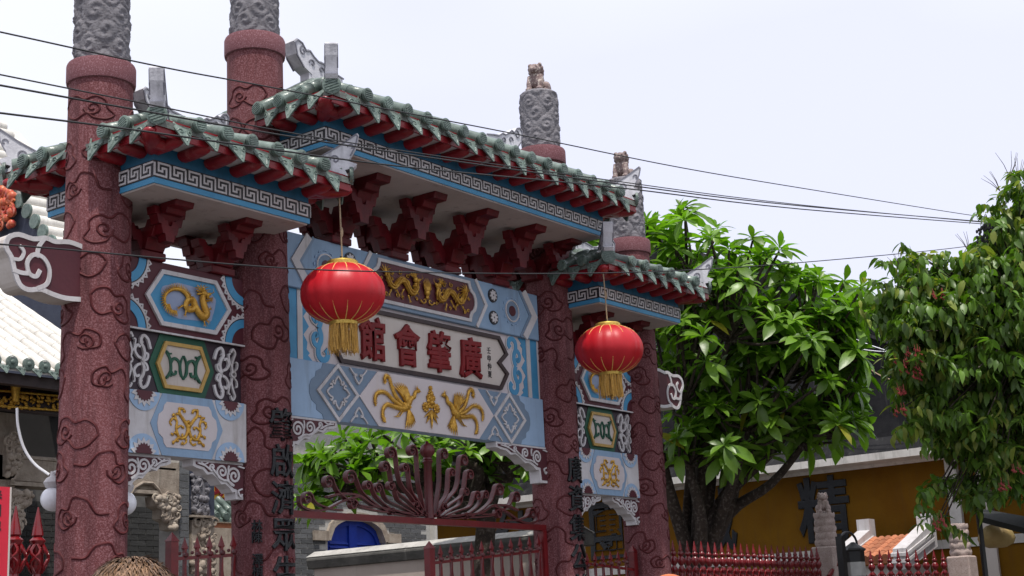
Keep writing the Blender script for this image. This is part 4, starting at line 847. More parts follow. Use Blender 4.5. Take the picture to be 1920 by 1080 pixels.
def carved_lump(name, pts, Y, mat, par, seed, r=(.03, .07), n=60, vox=.018):
    g = random.Random(seed); mb = MB(); P = [hy(x, y, Y) for x, y in pts]; xs = [p.x for p in P]; zs = [p.z for p in P]
    poly = [(p.x, p.z) for p in P]
    def inside(x, z):
        c = False
        for i in range(len(poly)):
            (x1, z1), (x2, z2) = poly[i-1], poly[i]
            if (z1 > z) != (z2 > z) and x < (x2-x1)*(z-z1)/(z2-z1)+x1: c = not c
        return c
    mb.prism(poly, Y, Y+.2); k = 0
    while k < n:
        x, z = g.uniform(min(xs), max(xs)), g.uniform(min(zs), max(zs))
        if not inside(x, z): continue
        k += 1; q = g.uniform(*r)
        if k % 3 == 0: mb.tube([(u, Y-.01, v) for u, v in spiral(x, z, q*1.2, 1.1, g.uniform(0, 6))], q*.28, 5)
        else: mb.ball((x, Y+g.uniform(-.01, .03), z), (q, q*.8, q*.7), 7, 5, Matrix.Rotation(g.uniform(0, 3), 3, 'Y'))
    return mb.build(name, mat, par, smooth=50)
carved_lump('carved_corbel', [(16,920),(62,920),(60,945),(45,955),(40,990),(28,1010),(16,1000)], HY-.06, 'stone', ha, 5)
carved_lump('carved_figure', [(15,815),(34,815),(40,835),(39,870),(36,890),(14,892)], HY-.10, 'stone', ha, 6, (.03,.06), 40)
carved_lump('carved_corbel', [(290,930),(336,930),(335,970),(332,995),(318,992),(316,978),(304,972),(304,955),(292,948)], HY-.06, 'stone', ha, 7)
# arched apron of the second bay
A = [(240,935),(252,915),(268,905),(286,906),(297,918),(303,930),(336,930),(336,868),(240,862)]
mb = MB(); mb.prism([(v.x, v.z) for v in (hy(x, y, HY-.02) for x, y in A)], HY-.02, HY+.2); mb.build('arched_apron', 'stone', ha)
mb = MB(); mb.tube([tuple(hy(x, y, HY-.04)) for x, y in A[:7]], .022, 6); mb.build('arch_moulding', 'stone', ha)
qc = pb(MB(), 335, 820, 354, 1300, HY-.02, .4).build('corner_pier', 'mortar', ha)
v0, v1 = hy(335, 960, HY-.02), hy(354, 960, HY-.02); qb = MB().box(0, (v1.x-v0.x)-.012, -.012, .05, 0, .082).mesh('brick', 'brick')
for k in range(22): place('brick', qb, qc, (v0.x+.006, HY-.02, 2.55+.094*k))
dk = MB().box(4.9, 8.4, 8.6, 8.9, 0, 4.0).build('inner_brick_wall', 'darkconc', ha)  # backing coloured dark to carry the shade of the hall interior
bd = MB().box(-.125, .125, -.01, .04, -.035, .035).mesh('brick', M('dark_brick', (.05,.05,.048), (.03,.03,.03), 20, .9, .4, 50, rnd=.3))
for r_ in range(16):
    for k in range(11): place('brick', bd, dk, (5.35+.265*k+(.13 if r_ % 2 else 0), 8.6, 2.55+.08*r_))
# carved stone window in dark blue frame
wf = pb(MB(), 354, 878, 402, 1010, HY+.05, .12).build('carved_window', 'navy', ha)
carved_lump('window_tracery', [(363,888),(391,892),(391,965),(363,962)], HY-.0, 'granite', wf, 9, (.03,.06), 70)
pb(MB(), 360, 966, 401, 970, HY-.08, .2).build('window_sill', 'stone', wf)
carved_lump('apron_carving', [(360,975),(402,977),(402,1075),(360,1075)], HY-.02, 'stone', wf, 10, (.03,.08), 60)
pb(MB(), 398, 990, 440, 1100, HY+.3, .2).build('side_wall', 'stone', ha)
# gable with verge tiles at the far left
GXX = 6.0; gp = [hx(x, y, GXX) for x, y in ((20,352),(88,440))]
gs = (gp[0].z-gp[1].z)/(gp[0].y-gp[1].y)
def gz(y): return gp[1].z+gs*(y-gp[1].y)
y1_, y2_ = gp[1].y-.6, gp[0].y+1.6
gw = MB().prism([(y1_, gz(y1_)-2.), (y1_, gz(y1_)-.05), (y2_, gz(y2_)-.05), (2*y2_-y1_, gz(y1_)-.05), (2*y2_-y1_, gz(y1_)-2.)], GXX, GXX+.2, 'x').build('blue_gable', 'navy', ha)
vt = MB().tube([(0,0,0),(.9,0,.0)], [.10,.09], 12).mesh('verge_tile', 'limetile', smooth=50); ve = MB().tube([(-.02,0,0),(.02,0,0)], [.11,.11], 14).mesh('tile_end', 'drip', smooth=40)
k = 0; y = y1_
while y < y2_:
    place('verge_tile', vt, gw, (GXX-.06, y, gz(y)+.03), (0, -.05, 0)); place('tile_end', ve, gw, (GXX-.07, y, gz(y)+.03)); y += .20
MB().hexa([(GXX+.02,y1_,gz(y1_)-.06),(GXX+1.2,y1_,gz(y1_)-.06),(GXX+1.2,y2_,gz(y2_)-.06),(GXX+.02,y2_,gz(y2_)-.06)], [(GXX+.02,y1_,gz(y1_)),(GXX+1.2,y1_,gz(y1_)),(GXX+1.2,y2_,gz(y2_)),(GXX+.02,y2_,gz(y2_))]).build('gable_roof', 'limetile', ha)
mb = MB(); g = random.Random(8)
for i in range(46):
    v = hx(g.uniform(-14, 24), g.uniform(352, 432), GXX-.1)
    if i % 2: mb.ball(v, g.uniform(.045, .09), 7, 5)
    else: mb.tube([(GXX-.12, a_, b_) for a_, b_ in spiral(v.y, v.z, .09, 1.1, g.uniform(0, 6))], .025, 5)
mb.build('ceramic_ornament', M('painted_ceramic', (.62,.22,.06), (.45,.02,.03), 9, .4, .2, 50, rnd=.1, streak=(.65,.55,.40), sstr=.4), gw, smooth=50)
# ---- little tiled shrine with a yellow board glimpsed between pillar and hall
ssx = thing('shrine_booth', (7.6, 8.0, 0), 'small booth with yellow signboard over green tube tiles', 'booth')
pb(MB(), 398, 898, 440, 950, 8.6, .08).build('signboard', M('yellow_board', (.75,.45,.02), (.68,.36,.015), 4, .5, rnd=0), ssx)
glyph_at('功', lambda u, v, o: (hy(415, 915, 8.58).x+u, 8.59-o, hy(415, 915, 8.58).z+v), 'sign_character', 'redch', ssx, .36, .42, .02, off=.006)
a = hy(398, 975, 8.2); b = hy(440, 985, 8.2)
MB().hexa([(a.x,8.2,a.z-.02),(b.x+.3,8.2,a.z-.02),(b.x+.3,8.6,a.z+.3),(a.x,8.6,a.z+.3)], [(a.x,8.2,a.z+.02),(b.x+.3,8.2,a.z+.02),(b.x+.3,8.6,a.z+.34),(a.x,8.6,a.z+.34)]).build('booth_roof', 'tile', ssx)
for i in range(5):
    x = a.x+.06+.19*i; place('cover_tile', BARREL, ssx, (x, 8.18, a.z+.06), (.66, 0, 0), (1.1, .5, 1.1)); place('tile_end', TEND, ssx, (x, 8.17, a.z+.06), (0, 0, 0), (1.1, 1, 1.1))
MB().box(a.x, b.x+.3, 8.25, 8.6, a.z-.12, a.z-.03).build('booth_beam', 'orange_tile', ssx); MB().box(a.x, b.x+.3, 8.5, 8.7, 0, a.z-.1).build('booth_wall', 'stone', ssx)
# ================================================================== THINGS ON AND AROUND THE GATE
def lion_mesh(name, mat, vox=.0065):
    mb = MB()
    mb.ball((0,0,.015), (.12,.15,.02), 12, 5); mb.ball((0,.035,.10), (.085,.10,.085), 12, 8); mb.ball((0,-.035,.15), (.075,.07,.10), 12, 8)      # plinth, rump, chest
    mb.ball((0,-.065,.265), (.066,.066,.062), 12, 8); mb.ball((0,-.125,.248), (.042,.032,.03), 10, 6); mb.ball((0,-.115,.225), (.034,.03,.014), 8, 5)                # head, muzzle, jaw
    for s in (-1, 1):
        mb.tube([(s*.055,-.06,.19),(s*.062,-.095,.10),(s*.06,-.10,.03)], [.034,.03,.028], 8); mb.ball((s*.06,-.125,.028), (.034,.042,.024), 8, 5)
        mb.ball((s*.085,.045,.085), (.042,.075,.07), 8, 6); mb.ball((s*.095,-.03,.03), (.03,.055,.024), 8, 5)
        mb.ball((s*.05,-.05,.32), (.02,.014,.024), 6, 5); mb.ball((s*.03,-.118,.285), (.015,.015,.013), 6, 5)
        for a in range(6): mb.ball((s*(.055+.014*math.sin(a)), -.03+.018*a-.03, .315-.032*a), .024, 6, 5)
    for a in range(5): mb.ball((0, .0+.012*a, .315-.035*a), .028, 6, 5)
    mb.tube([(0,.11,.10),(0,.145,.16),(0,.13,.22),(0,.10,.235)], [.03,.035,.03,.015], 8)
    me = mb.mesh(name, mat); o = bpy.data.objects.new('tmp', me); col.objects.link(o)
    m = o.modifiers.new('r', 'REMESH'); m.mode = 'VOXEL'; m.voxel_size = vox
    dg = bpy.context.evaluated_depsgraph_get(); me2 = bpy.data.meshes.new_from_object(o.evaluated_get(dg)); bpy.data.objects.remove(o)
    me2.materials.clear(); me2.materials.append(MT[mat]); me2.shade_smooth(); me2.name = name; return me2
LION = lion_mesh('lion_statue', 'lion'); LIONP = lion_mesh('lion_statue', 'stonepost')
def put(me, name, loc, rz, scl, label, cat, group=None):
    o = bpy.data.objects.new(name, me); col.objects.link(o); o.location = loc; o.rotation_euler = (0, 0, rz); o.scale = (scl,)*3; return tag(o, label, cat, group)
for P, lb_ in zip(PIL, ('seated stone lion topping the end pillar beside the cloud wing and hall', 'seated stone lion topping the inscribed pillar nearest the hall', 'seated stone lion on the tall carved drum right of the high ridge', 'seated brown lion on the low end pillar before the frangipani tree')):
    put(LION, 'lion_statue', (P['hi'], 0, P['zs']-.012), -1.3, 1.02, lb_, 'statue', 'lions on the gate pillars')
# ---- lanterns
def lantern(c, top, label, yawr=0):
    t = thing('red_lantern', (c[0], c[1], c[2]-.23), label, 'lantern', 'round red lanterns hung under the gate eaves'); rx, rz = .335, .232; n = 96; k = 22; mb = MB()
    for i in range(k+1):
        th = lerp(.30, PI-.30, i/k)
        for j in range(n):
            a = 2*PI*j/n+yawr; f = 1-.032*math.sin(th)*(1-abs(math.sin(8*a)))**2 - 0; q = rx*math.sin(th)**.86*f
            mb.v.append((c[0]+q*math.cos(a), c[1]+q*math.sin(a), c[2]+rz*math.cos(th)*1.03))
    for i in range(k):
        for j in range(n): a = i*n+j; b = i*n+(j+1) % n; mb.f.append((a, a+n, b+n, b))
    mb.build('shade', 'lantern', t, smooth=70, fix=False)
    for j in range(16):
        a = PI*j/8+yawr; pts = []
        for i in range(15): th = lerp(.30, PI-.30, i/14); q = rx*math.sin(th)**.86*(1-.032*math.sin(th)+.010); pts.append((c[0]+q*math.cos(a), c[1]+q*math.sin(a), c[2]+rz*math.cos(th)*1.03))
        MB().tube(pts, .0045, 5).build('rib', 'ribgold', t)
    MB().lathe([(.09,.195),(.125,.21),(.128,.25),(.118,.262),(.02,.262)], 28, c).build('top_cap', 'lgold', t, smooth=40); MB().lathe([(.09,-.262),(.112,-.255),(.118,-.21),(.09,-.195)], 28, c).build('bottom_cap', 'lgold', t, smooth=40)
    mb = MB(); g = random.Random(2)
    for i in range(230):
        a = g.uniform(0, 2*PI); r = g.uniform(.086, .112); l = g.uniform(.19, .235); x, y = c[0]+r*math.cos(a), c[1]+r*math.sin(a); w2 = g.uniform(-.012, .012)
        mb.tube([(x, y, c[2]-.25), (x+w2, y+g.uniform(-.008, .008), c[2]-.25-l*.5), (x+w2*2.2, y+g.uniform(-.012, .012), c[2]-.25-l)], [.0034, .003, .0022], 4)
    mb.build('fringe', 'fringe', t, fix=False, kind='stuff')
    MB().lathe([(.05,-.44),(.055,-.40),(.045,-.3),(.03,-.26)], 14, c).build('inner_tassel', 'fringe', t)
    MB().tube([(c[0], c[1], c[2]+.25), (c[0]-.01, c[1], lerp(c[2]+.25, top[2], .5)), tuple(top)], .007, 6).build('cord', 'cord', t)
    mb = MB(); mb.tube([(c[0]-.02, c[1], c[2]+.26), (c[0]-.02, c[1], c[2]+.30), (c[0]+.02, c[1], c[2]+.30), (c[0]+.02, c[1], c[2]+.26)], .006, 5); mb.build('hook', 'wire', t)
    v = Vector(top); MB().ball((c[0], c[1], lerp(c[2]+.25, top[2], .42)), (.013, .013, .045), 7, 5).build('knot', 'cord', t)
c1 = hy(643, 551, -.78); lantern(tuple(c1), (c1.x-.0, -.76, 5.20), 'red lantern hanging before the high name board', .1)
c2 = hy(1142, 656, -.82); lantern(tuple(c2), (c2.x+.0, -.80, 5.33), 'red lantern hanging before the narrow bay by the frangipani tree', .3)
# ---- overhead cables, strung across the street in front of the gate
def cable(px, Y, r, label):
    P = [hy(x, y, Y) for x, y in px]; A = [(p.x, p.z) for p in P]
    # continue past the frame
    d0 = (A[0][0]-A[1][0], A[0][1]-A[1][1]); d1 = (A[-1][0]-A[-2][0], A[-1][1]-A[-2][1])
    k0 = 12/abs(d0[0]); k1 = 16/abs(d1[0]); A = [(A[0][0]+d0[0]*k0, A[0][1]+d0[1]*k0)]+cat_(A, 6)+[(A[-1][0]+d1[0]*k1, A[-1][1]+d1[1]*k1)]
    o = MB().tube([(x, Y, z) for x, z in A], r, 5).build('overhead_cable', 'wire'); tag(o, label, 'cable', 'cables strung across the street')
cable([(0,60),(300,125),(520,166),(960,250),(1280,315),(1560,362),(1830,405),(1920,415)], -1.6, .0055, 'topmost thin black cable, crossing before the tall carved drums')
cable([(0,140),(260,192),(620,262),(1100,332),(1500,384),(1920,424)], -1.75, .005, 'thin black cable just above the close pair over the high eave')
cable([(0,160),(240,203),(620,268),(1160,345),(1500,386),(1920,422)], -1.9, .0065, 'thicker black cable crossing before the high fret band')
cable([(0,212),(240,242),(480,276),(760,313),(1160,352),(1500,392),(1920,426)], -2.0, .0065, 'black cable crossing before the low roof and its eave tiles')
cable([(0,458),(135,469),(480,499),(700,509),(1040,513),(1300,506),(1540,489),(1780,466),(1920,446)], -1.5, .0055, 'lowest black cable, sagging across the lanterns')
# ---- iron gates between the pillars
def scroll_arm(mb, base, end, r, s, lean=.5, sp=1.35, wd=.05, t=.012, cw=None):
    (bx, bz), (ex, ez) = base, end; cw = cw if cw is not None else (-1 if ex < bx else 1)
    # the arm rises to the outside of its curl, then spirals in
    tx, tz = ex+cw*(-r), ez                       # joins the curl on its inner side
    pts = [(bx, bz), (lerp(bx, tx, .45), bz+(tz-bz)*(.10 if lean > .5 else .3)), (lerp(bx, tx, .86), bz+(tz-bz)*.55), (tx, tz)]
    sp_ = spiral(ex, ez, r, sp, PI if cw > 0 else 0, -cw, .25)
    path = cat_(pts, 7)+sp_[1:]
    mb.strip(path, [t]*len(path), -wd/2, wd/2)
cg = thing('iron_gate', (CX, 0, 0), 'maroon wrought iron gate with a fan of scrolls on its red top rail, central bay', 'gate')
MB().box(1.86, 5.38, -.03, .03, 2.680, 2.735).build('top_rail', 'iron', cg)
for x in (1.90, 5.335): MB().box(x-.035, x+.035, -.036, .036, 0, 2.678).build('side_post', 'iron', cg)
fc = 3.645; MB().tube([(fc,0,z) for z in (2.735, 2.9, 3.22, 3.24, 3.26)], [.045,.04,.036,.05,.035], 12).build('centre_post', 'ironm', cg, smooth=50)
fb = MB().lathe([(.03,3.24),(.045,3.26),(.035,3.28),(.062,3.31),(.068,3.345),(.055,3.385),(.02,3.405),(.012,3.425)], 16, (fc, 0, 0)).build('finial_ball', 'ironm', cg, smooth=60)
def gq(x, y): v = hy(x, y, 0); return (v.x, v.z)
ARMS = [((795,968),(771,846),.060,.3),((797,968),(757,878),.045,.3),((793,968),(731,850),.062,.4),((793,968),(720,876),.055,.4),((786,968),(731,912),.045,.5),((782,968),(707,916),.050,.5),((778,968),(688,911),.045,.6),((770,968),(655,896),.070,.7),
        ((700,952),(614,905),.062,.8),((745,962),(661,947),.050,.6),((640,957),(575,935),.060,.6),((800,965),(777,947),.035,.5),((790,966),(733,960),.035,.6)]
for (b_, e_, r_, ln) in ARMS:
    for s in (1, -1):
        mb = MB(); B, E_ = gq(*b_), gq(*e_)
        if s < 0: B, E_ = (2*fc-B[0], B[1]), (2*fc-E_[0], E_[1])
        scroll_arm(mb, (B[0], max(B[1], 2.737)), E_, r_, s, ln); mb.build('scroll', 'ironm', cg, smooth=40)
for s in (1, -1):
    mb = MB(); pts = [gq(*p) for p in ((785,967),(740,958),(700,948),(672,930),(640,926),(612,932))]; pts = [(2*fc-x, z) if s < 0 else (x, z) for x, z in pts]; mb.strip(cat_(pts, 6), .018, -.022, .022)
    pts = [gq(*p) for p in ((672,930),(640,940),(610,955),(583,957),(563,948),(560,930))]; pts = [(2*fc-x, z) if s < 0 else (x, z) for x, z in pts]; mb.strip(cat_(pts, 6), .018, -.022, .022); mb.build('scroll', 'ironm', cg)
def leaf_panel(t, x0, x1, z0, z1, n, post_left=True, zb=.25):
    ph_ = x0 if post_left else x1
    mb = MB().box(ph_-.034, ph_+.034, -.034, .034, zb, z0-.05); mb.add([(ph_-.04,-.04,z0-.05),(ph_+.04,-.04,z0-.05),(ph_+.04,.04,z0-.05),(ph_-.04,.04,z0-.05),(ph_,0,z0+.02)], [(3,2,1,0),(0,1,4),(1,2,4),(2,3,4),(3,0,4)]); mb.build('gate_post', 'iron', t)
    p = (x1-x0)/n; pk = MB().box(-.011, .011, -.011, .011, -2.2, 0); pk.add([(-.024,-.012,0),(.024,-.012,0),(.024,.012,0),(-.024,.012,0),(0,0,.085),(0,0,-.03)], [(0,1,4),(1,2,4),(2,3,4),(3,0,4),(1,0,5),(2,1,5),(3,2,5),(0,3,5)]); pk = pk.mesh('picket', 'iron')
    for i in range(1, n+1):
        x = x0+p*i if post_left else x1-p*i; zt_ = lerp(z0, z1, i/n)-.105; place('picket', pk, t, (x, 0, zt_))
        mb = MB()
        for s in (-1, 1):
            q = [(-.5*s,-.03),(-.25*s,-.2),(.12*s,-.5),(.25*s,-.8),(.12*s,-1.1),(-.25*s,-1.4),(-.5*s,-1.6)]; mb.tube([(x-(p/2 if post_left else -p/2)+u*p*.9, .012*s, zt_-.04+v) for u, v in cat_(q, 3)], .0075, 4)
        mb.ball((x, -.015, zt_-.05), .021, 7, 5); mb.ball((x-p/2, -.015, zt_-.04), .014, 7, 5); mb.build('crossed_bars', 'ironm', t)
    MB().hexa([(x0,-.014,z0-.19),(x1,-.014,z1-.19),(x1,.014,z1-.19),(x0,.014,z0-.19)], [(x0,-.014,z0-.165),(x1,-.014,z1-.165),(x1,.014,z1-.165),(x0,.014,z0-.165)]).build('rail', 'iron', t); MB().box(x0, x1, -.014, .014, .4, .43).build('rail', 'iron', t)
t = thing('gate_leaf', (4.4, 0, 0), 'closed picket gate leaf under the scroll rail, before the limewashed wall', 'gate'); leaf_panel(t, 3.63, 5.26, 2.52, 2.66, 11)
t = thing('gate_leaf', (1.0, 0, 0), 'narrow picket gate leaf beside the inscribed pillar, before the carved hall window', 'gate'); leaf_panel(t, .735, 1.33, 2.51, 2.55, 5)
t = thing('gate_leaf', (6.4, 0, 0), 'narrow picket gate leaf in the bay beside the frangipani trunk', 'gate'); leaf_panel(t, 5.93, 6.93, 2.56, 2.50, 7, False)
o = MB().box(.235, .30, .4, .465, 0, 2.52).build('gate_bar', 'iron'); 
bm2 = MB().box(.262, .33, .30, .37, 0, 2.60).add([(.255,.293,2.6),(.337,.293,2.6),(.337,.377,2.6),(.255,.377,2.6),(.296,.335,2.70)], [(0,1,4),(1,2,4),(2,3,4),(3,0,4)])
bpy.data.objects.remove(o); tag(bm2.build('gate_post', 'iron'), 'square red post with pointed cap right beside the thick end pillar', 'post')
# ---- ornate cast-iron fence
FIN_P = [(.018,-1.9),(.018,-.44),(.03,-.43),(.036,-.405),(.022,-.375),(.017,-.355),(.034,-.335),(.04,-.315),(.028,-.29),(.02,-.275),(.03,-.262),(.047,-.235),(.047,-.205),(.03,-.18),(.02,-.168),(.034,-.156),(.036,-.14),(.022,-.122),(.026,-.11),(.02,-.09),(.004,0)]
pick = MB().lathe(FIN_P, 10).mesh('picket', 'ironb', smooth=50)
def fence(x0, y0, x1, y1, ztip, n, label):
    t = thing('iron_fence', ((x0+x1)/2, (y0+y1)/2, 0), label, 'fence', None)
    for i in range(n):
        f = (i+.5)/n; x, y = lerp(x0, x1, f), lerp(y0, y1, f); place('picket', pick, t, (x, y, ztip+random.uniform(-.006, .006)), (0, 0, random.random()*3))
        mb = MB()
        for s in (-1, 1):
            mb.tube([(x+s*(u-x) if False else x+s*u*(x1-x0)/math.hypot(x1-x0, y1-y0), y+s*u*(y1-y0)/math.hypot(x1-x0, y1-y0), ztip+z) for u, z in ((.02,-.30),(.06,-.33),(.065,-.37),(.03,-.40),(.02,-.36))], .010, 5)
        mb.build('scroll', 'ironb', t, smooth=60)
    a = math.atan2(y1-y0, x1-x0); L_ = math.hypot(x1-x0, y1-y0); nx, ny = -math.sin(a)*.015, math.cos(a)*.015
    for z in (ztip-.52, ztip-1.9):
        MB().hexa([(x0-nx,y0-ny,z),(x1-nx,y1-ny,z),(x1+nx,y1+ny,z),(x0+nx,y0+ny,z)], [(x0-nx,y0-ny,z+.04),(x1-nx,y1-ny,z+.04),(x1+nx,y1+ny,z+.04),(x0+nx,y0+ny,z+.04)]).build('rail', 'ironb', t)
    for f in (.02, .98): x, y = lerp(x0, x1, f), lerp(y0, y1, f); MB().box(x-.025, x+.025, y-.025, y+.025, 0, ztip-.5).build('stay', 'ironb', t)
fence(7.52, .0, 11.35, .0, 2.655, 25, 'glossy red spear-topped fence from the end pillar to the lion post')
fence(11.95, -.1, 13.5, -.85, 2.62, 11, 'glossy red spear-topped fence between the two stone posts')
mb_ = MB().tube([(11.35,-.1,2.28),(11.62,-.16,2.52)], .03, 8).build('iron_bar', 'ironb'); tag(mb_, 'red iron bar leaning on the pale lion post', 'bar')
BIGF = [(r*2.0, z) for r, z in FIN_P]
for i, px in enumerate((30, 72)):
    v = hy(px, 948, 0); t = thing('finial_post', (v.x, 0, 0), ('ornate red iron finial post beside the red paper banner', 'ornate red iron finial post next to the thick end pillar')[i], 'post', 'ornate posts left of the gate')
    MB().lathe([(.03,-2.4),(.03,-.50),(.05,-.49),(.055,-.46),(.03,-.43),(.028,-.40),(.05,-.36),(.035,-.22),(.05,-.20),(.055,-.185),(.03,-.16),(.04,-.15),(.036,-.12),(.004,.04)], 12, (v.x, 0, 2.62)).build('shaft', 'ironb', t, smooth=50)
    mb = MB()
    for k in range(4):
        a = PI/4+k*PI/2
        for s in (-1, 1): mb.tube([(v.x+(.03+.045*math.sin(PI*f))*math.cos(a+s*.5*math.sin(2*PI*f)), (.03+.045*math.sin(PI*f))*math.sin(a+s*.5*math.sin(2*PI*f)), 2.62-.40+.2*f) for f in np.linspace(0, 1, 9)], .010, 5)
    mb.build('basket', 'ironb', t, smooth=60)
# ---- paper banner with characters at the left
bn0, bn1 = hy(-60, 905, -.12), hy(15, 1000, -.12)
bn = thing('red_banner', (bn1.x-.15, -.12, 0), 'narrow red paper banner with black characters', 'banner')
MB().box(bn1.x-.30, bn1.x, -.125, -.115, 1.2, hy(10, 913, -.12).z).build('paper', 'banner', bn); MB().box(bn1.x, bn1.x+.012, -.128, -.112, 1.2, hy(10, 913, -.12).z).build('edge_strip', 'cream', bn)
for i, ch in enumerate('春回地口十'): glyph_at(ch, lambda u, v, o: (bn1.x-.105+u, -.126-o, hy(5, 930, -.12).z-.095*i+v), 'character', 'black', bn, .10, .085, .002, off=.01, bev=.004)
# ---- twin globe lamp fixed behind the end pillar
gl = thing('globe_lamp', (.02, .30, 2.4), 'twin lamp with white glass globes on either side of the thick pillar', 'lamp')
MB().tube([(.02,.26,2.45),(.02,.30,2.62)], .025, 8).build('stem', 'trimw', gl)
for px, py in ((99,936),(233,944)):
    D = 10.75; v = hd(px, py, D); MB().ball(v, .088, 24, 16).build('globe', 'globe', gl, smooth=80)
    MB().lathe([(.03,.07),(.055,.085),(.07,.12),(.05,.15),(.025,.165),(.02,.2)], 16, v).build('holder', 'white', gl, smooth=40)
    s = 1 if px > 150 else -1; mb = MB(); mb.tube([tuple(Vector(q)) for q in cat_([(v.x, v.y, v.z+.19), (lerp(v.x,.02,.4), lerp(v.y,.3,.4), v.z+.17), (lerp(v.x,.02,.7), lerp(v.y,.3,.7), v.z-.02), (.02,.29,v.z-.08)], 5)], .014, 6); mb.build('arm', 'white', gl)
P = [hd(x, y, 10.9) for x, y in ((32,765),(34,800),(45,840),(65,870),(92,890))]; tag(MB().tube(cat_(P, 5), .010, 6).build('white_cord', 'globe'), 'white cord looping down from the gilded frieze to the globe lamp', 'cord')
# ---- stone posts with lions, black lamp, little tiled coping
def stone_post(x, y, ztop, r, label, lion):
    t = thing('stone_post', (x, y, 0), label, 'post')
    bevel(MB().box(x-r*1.1, x+r*1.1, y-r*1.1, y+r*1.1, 0, ztop-.44).build('pier', 'stonepost', t), .02); mb = MB(); n = 30; pr = []
    for k in range(5):
        z0 = ztop-.44+.088*k
        for f in (0, .2, .45, .7, .9): pr.append((z0+.088*f, r*(.93+.09*math.sin(PI*min(1, f*1.05)))*(1-.02*k), k))
    for z, rr, k in pr:
        for j in range(n): a = 2*PI*j/n; q = rr*(1+.035*math.cos(6*a+k*PI)); mb.v.append((x+q*math.cos(a), y+q*math.sin(a), z+.012*math.cos(6*a+k*PI)))
    for i in range(len(pr)-1):
        for j in range(n): a = i*n+j; b = i*n+(j+1) % n; mb.f.append((a, b, b+n, a+n))
    mb.f.append(tuple((len(pr)-1)*n+j for j in range(n))); mb.build('scaled_drum', 'stonepost', t, smooth=50)
    if lion: put(LIONP, 'lion_statue', (x, y, ztop-.012), -1.05, .80, lion, 'statue')
ps = hy(1548, 1000, 0)
stone_post(ps.x, 0, 3.11, .145, 'pale stone post with scaled drum at the end of the red fence', 'pale stone lion seated on the scaled fence post')
pq = hd(1802, 1040, 20.5); stone_post(pq.x, pq.y, pq.z+.42, .145, 'shaded stone post with scaled drum under the flowering creeper', None)
lp = hd(1602, 1050, 18.6); t = thing('wall_lamp', (lp.x, lp.y, lp.z-.4), 'black carriage lamp with hooked arm beside the lion post', 'lamp')
MB().lathe([(.02,.22),(.06,.19),(.14,.14),(.155,.12),(.13,.10),(.125,-.22),(.08,-.27),(.02,-.30)], 6, lp).build('housing', 'lampb', t); MB().lathe([(.128,.09),(.128,-.2)], 6, lp).build('glass', 'lampg', t)
mb = MB(); mb.tube([(lp.x-.22+.24*math.cos(a)+.1, lp.y, lp.z+.2+.14*math.sin(a)) for a in np.linspace(PI*1.05, 0, 12)]+[(lp.x+.12, lp.y, lp.z+.14)], .016, 6); mb.box(lp.x-.40, lp.x-.30, lp.y-.04, lp.y+.04, lp.z-.5, lp.z+.28); mb.build('hooked_arm', 'lampb', t)
MB().box(lp.x-.39, lp.x-.31, lp.y-.04, lp.y+.04, 0, lp.z-.49).build('pole', 'lampb', t)
# small tiled coping roof
tr = thing('tiled_canopy', (15.2, .8, 0), 'little orange tiled canopy with white stepped gable ridges before the ochre wall', 'canopy')
A, B, C_, D_ = [hx(*q, 16.2) for q in ((1622,1062),(1712,1060),(1722,1024),(1645,1028))]
yL, yR = A.y, B.y; zl, zh = A.z, D_.z+.08; xf, xb = 15.6, 16.6
MB().hexa([(xf,yR,zl),(xf,yL,zl),(xb,yL,zh),(xb,yR,zh)], [(xf,yR,zl+.05),(xf,yL,zl+.05),(xb,yL,zh+.05),(xb,yR,zh+.05)]).build('tile_bed', 'orange_tile', tr)
ot = MB().tube([(t_*1.0, 0, 0) for t_ in (0,.2,.2,.4,.4,.6,.6,.8,.8,1)], [.075,.068]*5, 10).mesh('tile_row', 'orange_tile', smooth=50); an = math.atan2(zh-zl, xb-xf); Ln = math.hypot(zh-zl, xb-xf)
nr = 7
for i in range(nr): place('tile_row', ot, tr, (xf-.02, lerp(yR, yL, (i+.5)/nr), zl+.07), (0, -an, 0), (Ln, 1, 1))
for y in (yL+.1, yR-.12):
    mb = MB(); mb.prism([(xf-.15, zl-.12), (xf-.15, zl+.2), (xf+.02, zl+.26), (xb-.1, zh+.24), (xb-.1, zh+.42), (xb+.12, zh+.42), (xb+.12, zh-.1)], y-.11, y+.11); mb.build('gable_ridge', 'white', tr)
    for k in (0, 1): MB().prism([(xf-.18, zl-.02+.1*k), (xf-.18, zl+.03+.1*k), (xb, zh+.05+.1*k), (xb, zh+.1*k)], y-.135, y+.135).build('ridge_moulding', 'white', tr)
MB().box(15.7, 16.9, yR, yL, 0, zl-.02).build('base_wall', 'trimw', tr)
